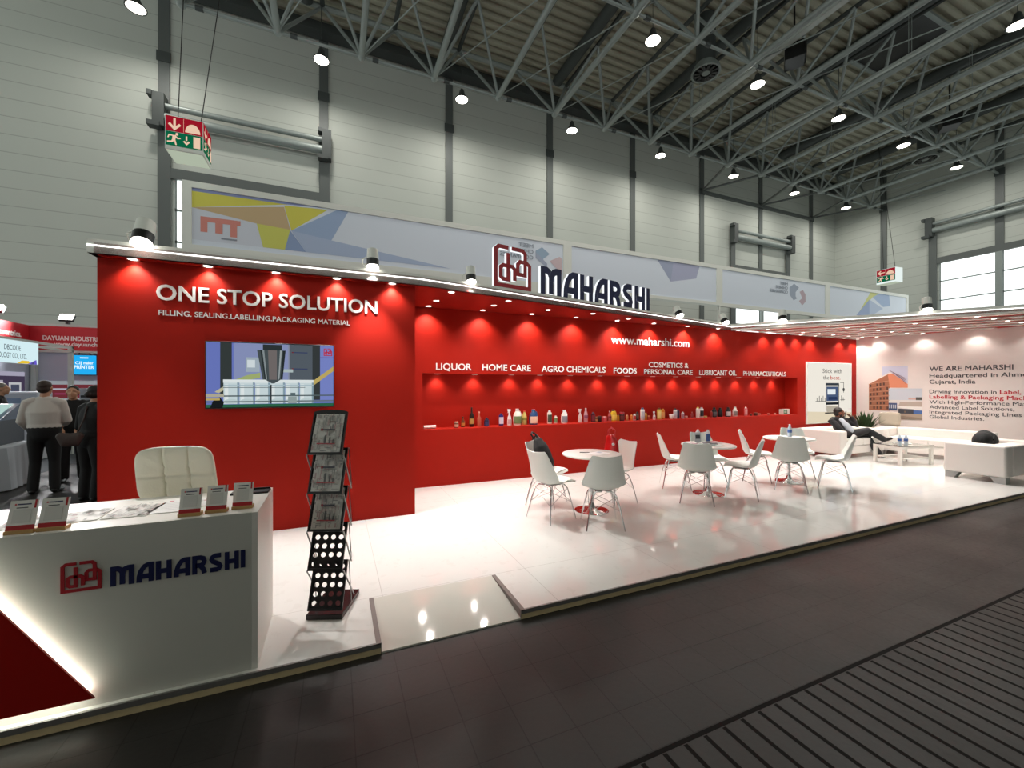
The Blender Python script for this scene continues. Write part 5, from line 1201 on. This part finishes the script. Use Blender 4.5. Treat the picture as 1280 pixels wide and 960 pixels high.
blob([lambda b: b.loft([Vector((10.535, 5.695, .855)) - V0, Vector((10.585, 5.615, .73)) - V0, Vector((10.68, 5.565, .60)) - V0], [(.05, .035), (.07, .045), (.085, .05)], side=(.92, -.39, 0), n=14)], 'shirt_front', mat('pale_blue_shirt', 'C4CBD6', .7), mt, .009, 2)
t = thing('mobile_phone', (10.672, 5.675, .965), R(-20), 'black mobile phone held to the ear of the man in the suit', 'phone')
M = Matrix.Rotation(R(15), 4, 'Y') @ Matrix.Rotation(R(60), 4, 'Z')
b = MB(); b.box(-.035, .035, -.004, .004, -.07, .07, M); b.build('case', BLACK, t, bevel=.003); b = MB(); b.box(-.03, .03, -.0046, -.0042, -.06, .06, M); b.build('glass', BLACKM, t)

# ================================================================== THE NEIGHBOURING STAND
NB = 15.0
GP = mat('grey_stand_panel', 'B8BCCB', .6); PUR = mat('violet_panel', '6E6A86', .6)
b = MB(); b.box(-12, -5.2, 7.2, NB, G, G + .004); tag(b.build('floor_carpet', mat('grey_carpet', '3A4044', .9, bump=.1, nscale=80)), kind='structure')
b = MB(); b.box(-12, -3.4, NB + .15, NB + .25, G, 2.55); tag(b.build('wall_neighbour', GP), kind='structure')
b = MB(); b.box(-7.55, -7.42, 9.5, NB + .15, G, 2.55); tag(b.build('wall_neighbour_side', GP), kind='structure')
NR = mat('header_red', (.50, .012, .022), .5)
t = thing('red_header', (-7.41, NB, 2.57), 0, 'red overhead header of the next stand reading DAYUAN INDUSTRIES', 'header')
b = MB(); b.box(0, 4.0, 0, .12, 0, .64); b.build('front_board', NR, t)
b = MB(); b.box(-.12, 0, -5.5, .12, -.02, .64); b.build('side_board', NR, t)
b = MB(); b.box(-.14, 4.0, -.02, .14, .64, .70); b.build('top_rail', TRAYM, t); b = MB(); b.box(0, 4.0, -.02, .14, -.06, 0); b.build('lower_rail', TRAYM, t)
b = MB(); [b.box(x, x + .1, .02, .12, G - 2.57, -.06) for x in (.02, 3.8)]; b.build('header_post', TRAYM, t)
fr = frame((0, 0, 0), (1, 0, 0)); text('lettering', 'DAYUAN INDUSTRIES', fr, .27, .27, .115, LETTER, t, w=1.23, bold=.03, depth=.004)
text('lettering', 'www.dayuanch', fr, .49, .125, .10, LETTER, t, w=.88, bold=.03, depth=.004)
fr = frame((0.001, -2.2, 0), (0, 1, 0)); text('lettering', 'countries.', fr, 1.15, .30, .14, LETTER, t, w=.75, bold=.03, depth=.004)
# white light box canopy
t = thing('canopy_frame', (-5.94, 10.2, G), 0, 'white canopy frame with a lit company sign, left of the standing people', 'canopy')
b = MB(); b.box(-.06, .0, 0, 3.45, 2.53 - G, 2.58 - G); b.box(-1.4, 0, 3.39, 3.45, 2.53 - G, 2.58 - G); b.box(-.04, 0, 0, 3.45, 2.44 - G, 2.48 - G); b.build('beam', TRAYM, t)
for y in (0, 3.38): b = MB(); b.box(-.08, 0.0, y, y + .08, 0, 2.53 - G); b.build('post', TRAYM, t)
fr = frame((.004, .0, 0), (0, 1, 0))
s_ = art('lit_sign', frame((.004, .4, 2.07 - G), (0, 1, 0)), 1.72, .46, [rect('D3EDF2', 0, 0, 1, 1), ('E8C030', [(.62, .0), (.70, .14), (.82, .14), (.86, .02)]), ('6A5AC8', [(.80, 0), (.96, .22), (.97, 0)]), ('4A4A78', [(.86, .03), (.94, .16), (.91, .0)])], t, 1.0)
b = MB(); b.box(-.05, .003, .4, 2.12, 2.07 - G, 2.53 - G); b.build('sign_box', TRAYM, t)
ST = emit('sign_text', '5A6A74', .8)
text('lettering', 'DBCODE', fr, 1.10, 2.33 - G, .10, ST, t, w=.46, bold=.0, depth=.002, base=.004); text('lettering', 'TECHNOLOGY CO., LTD.', fr, .62, 2.17 - G, .10, ST, t, w=1.12, bold=0, depth=.002, base=.004)
# screen
t = thing('hanging_screen', (-6.52, 14.9, 1.90), 0, 'bright blue screen reading PRINTER under the red header', 'screen')
b = MB(); b.box(0, .54, -.05, 0, 0, .56); b.build('case', BLACK, t, bevel=.005); b = MB(); [b.box(x, x + .02, -.03, -.01, .56, .61) for x in (.15, .37)]; b.build('bracket', BLACK, t)
art('screen', frame((.02, -.051, .02), (1, 0, 0)), .50, .52, [rect('22A6E8', 0, 0, 1, 1), rect('E8F4FA', .33, .84, .67, .90)], t, 1.1)
ws = emit('screen_white', 'DDF2FA', 1.1); fr = frame((0, -.052, 0), (1, 0, 0)); text('lettering', 'CIJ', fr, .09, .30, .075, ws, t, w=.13, bold=.02, depth=.002); text('lettering', 'maker', fr, .26, .30, .075, ws, t, w=.2, bold=.02, depth=.002); text('lettering', 'PRINTER', fr, .07, .18, .085, ws, t, w=.40, bold=.03, depth=.002)
# posters on the grey walls, given a glow that brightens the dim stand
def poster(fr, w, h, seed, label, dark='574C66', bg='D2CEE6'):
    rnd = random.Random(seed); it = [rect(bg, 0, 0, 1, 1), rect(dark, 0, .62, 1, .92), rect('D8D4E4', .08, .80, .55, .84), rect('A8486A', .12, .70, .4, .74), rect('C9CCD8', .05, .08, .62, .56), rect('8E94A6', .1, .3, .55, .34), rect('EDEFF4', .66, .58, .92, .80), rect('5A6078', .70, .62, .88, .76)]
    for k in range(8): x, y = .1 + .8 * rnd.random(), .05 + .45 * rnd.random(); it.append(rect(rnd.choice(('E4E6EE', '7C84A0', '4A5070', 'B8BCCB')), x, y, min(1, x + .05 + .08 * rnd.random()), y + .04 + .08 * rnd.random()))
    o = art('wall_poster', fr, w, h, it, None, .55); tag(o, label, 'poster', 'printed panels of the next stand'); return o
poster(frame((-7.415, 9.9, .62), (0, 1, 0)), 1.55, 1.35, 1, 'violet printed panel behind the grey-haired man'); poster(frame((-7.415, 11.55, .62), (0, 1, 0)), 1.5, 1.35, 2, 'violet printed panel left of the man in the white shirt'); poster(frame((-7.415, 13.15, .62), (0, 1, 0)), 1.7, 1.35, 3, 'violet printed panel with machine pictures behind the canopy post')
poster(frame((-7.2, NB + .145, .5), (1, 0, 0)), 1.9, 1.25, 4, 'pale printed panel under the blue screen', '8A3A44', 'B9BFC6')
# machines, plinths and clothed table
t = thing('machine', (-6.62, 13.2, G), R(4), 'pale grey boxy printing machine behind the white-shirted man', 'machine')
b = MB(); b.box(-.45, .45, -.35, .35, 0, .95); b.build('cabinet', mat('machine_white', 'C9D0D6', .4), t, bevel=.02); b = MB(); b.box(-.40, .40, -.32, .28, .96, 1.55); b.build('hood', mat('machine_hood', 'B4C0CA', .35), t, bevel=.05); b = MB(); b.box(-.3, .1, -.325, -.322, 1.1, 1.4); b.build('display_panel', mat('machine_panel', '7E98B4', .3), t)
t = thing('machine', (-5.85, 14.3, G), 0, 'tall grey machine column below the blue screen', 'machine')
b = MB(); b.box(-.18, .18, -.2, .2, 0, 1.62); b.build('cabinet', mat('machine_grey', '8E979C', .4), t, bevel=.02); b = MB(); [b.box(-.15, .15, -.204, -.201, .9 + .12 * k_, .96 + .12 * k_) for k_ in range(5)]; b.build('vent', BLACKM, t); b = MB(); b.box(.2, .42, -.2, .2, 0, 1.5); b.build('side_unit', mat('machine_pale', 'C8D0D0', .4), t, bevel=.02)
t = thing('display_plinth', (-5.22, 9.75, G), R(8), 'dark navy display plinth with a sloping lit glass top at the left edge', 'plinth')
b = MB(); b.box(-.5, .16, -.35, .5, .70, 1.10); b.build('cabinet', mat('plinth_navy', '1C2430', .4), t); b = MB(); b.prism([(-.35, 1.101), (.5, 1.101), (.5, 1.36), (.35, 1.36)], lambda u, v, d: (d, u, v), -.5, .16); b.build('sloping_top', mat('plinth_blue', '54647C', .4), t)
art('lit_glass', frame((-.46, -.30, 1.125), (1, 0, 0), (0, .70, .26)), .58, .66, [rect('BFE0DA', .03, .03, .97, .97), rect('9CC8C0', .2, .2, .6, .6)], t, .8, base=.012)
t = thing('clothed_table', (-5.05, 9.55, G), R(8), 'table under a pale grey pleated cloth at the left edge', 'table')
b = MB(); nP = 64; per = []
x0, x1, y0, y1 = -.75, .22, -.45, .6
for k in range(nP):
    a = k / nP * 4; e = int(a); q = a - e
    x, y = ((x0 + (x1 - x0) * q, y0), (x1, y0 + (y1 - y0) * q), (x1 - (x1 - x0) * q, y1), (x0, y1 - (y1 - y0) * q))[e]; per.append((x, y))
cx, cy = (x0 + x1) / 2, (y0 + y1) / 2
rs = []
for z, am in ((.70, 0), (.68, .004), (.4, .02), (.02, .035)):
    rs.append([b.v((x + (x - cx) * .05 * (1 - z / .7) + am * math.sin(k * 2.1) * (1 if abs(x - cx) > .4 else 0), y + (y - cy) * .05 * (1 - z / .7) + am * math.sin(k * 1.7), z)) for k, (x, y) in enumerate(per)])
for a, c in zip(rs, rs[1:]):
    for k in range(nP): b.f([a[k], a[(k + 1) % nP], c[(k + 1) % nP], c[k]])
b.f(rs[0]); b.build('cloth', mat('grey_cloth', 'B4B9C0', .85), t, sharp=1.5)
b = MB(); [b.box(x, x + .05, y, y + .05, 0, .69) for x in (x0 + .05, x1 - .1) for y in (y0 + .05, y1 - .1)]; b.build('leg', BRUSH, t)
# floodlights on the neighbour's header
for x, y, lab in ((-6.60, 14.9, 'bright floodlight head on top of the red header above DAYUAN'), (-7.35, 13.75, 'bright floodlight head at the left picture edge above the red header')):
    t = thing('floodlight', (x, y, 3.27), 0, lab, 'floodlight', 'floodlights on the next stand')
    b = MB(); b.box(-.03, .03, -.05, .05, 0, .08); b.wire([(0, 0, .08), (.02, .02, .2)], .025, 8); b.build('bracket', BLACK, t)
    M = Matrix.Translation((0, -.05, .17)) @ Matrix.Rotation(R(-35), 4, 'X')
    b = MB(); b.box(-.15, .15, -.02, .06, -.1, .1, M); b.build('housing', BLACK, t, bevel=.01)
    b = MB(); b.box(-.14, .14, -.03, -.021, -.09, .09, M); b.build('lens', LAMP, t)
    spot_light('beam', M @ Vector((0, -.06, 0)), 900, t, 130, .8, .1, (1, 1, 1), M @ Vector((0, -3, -3)))
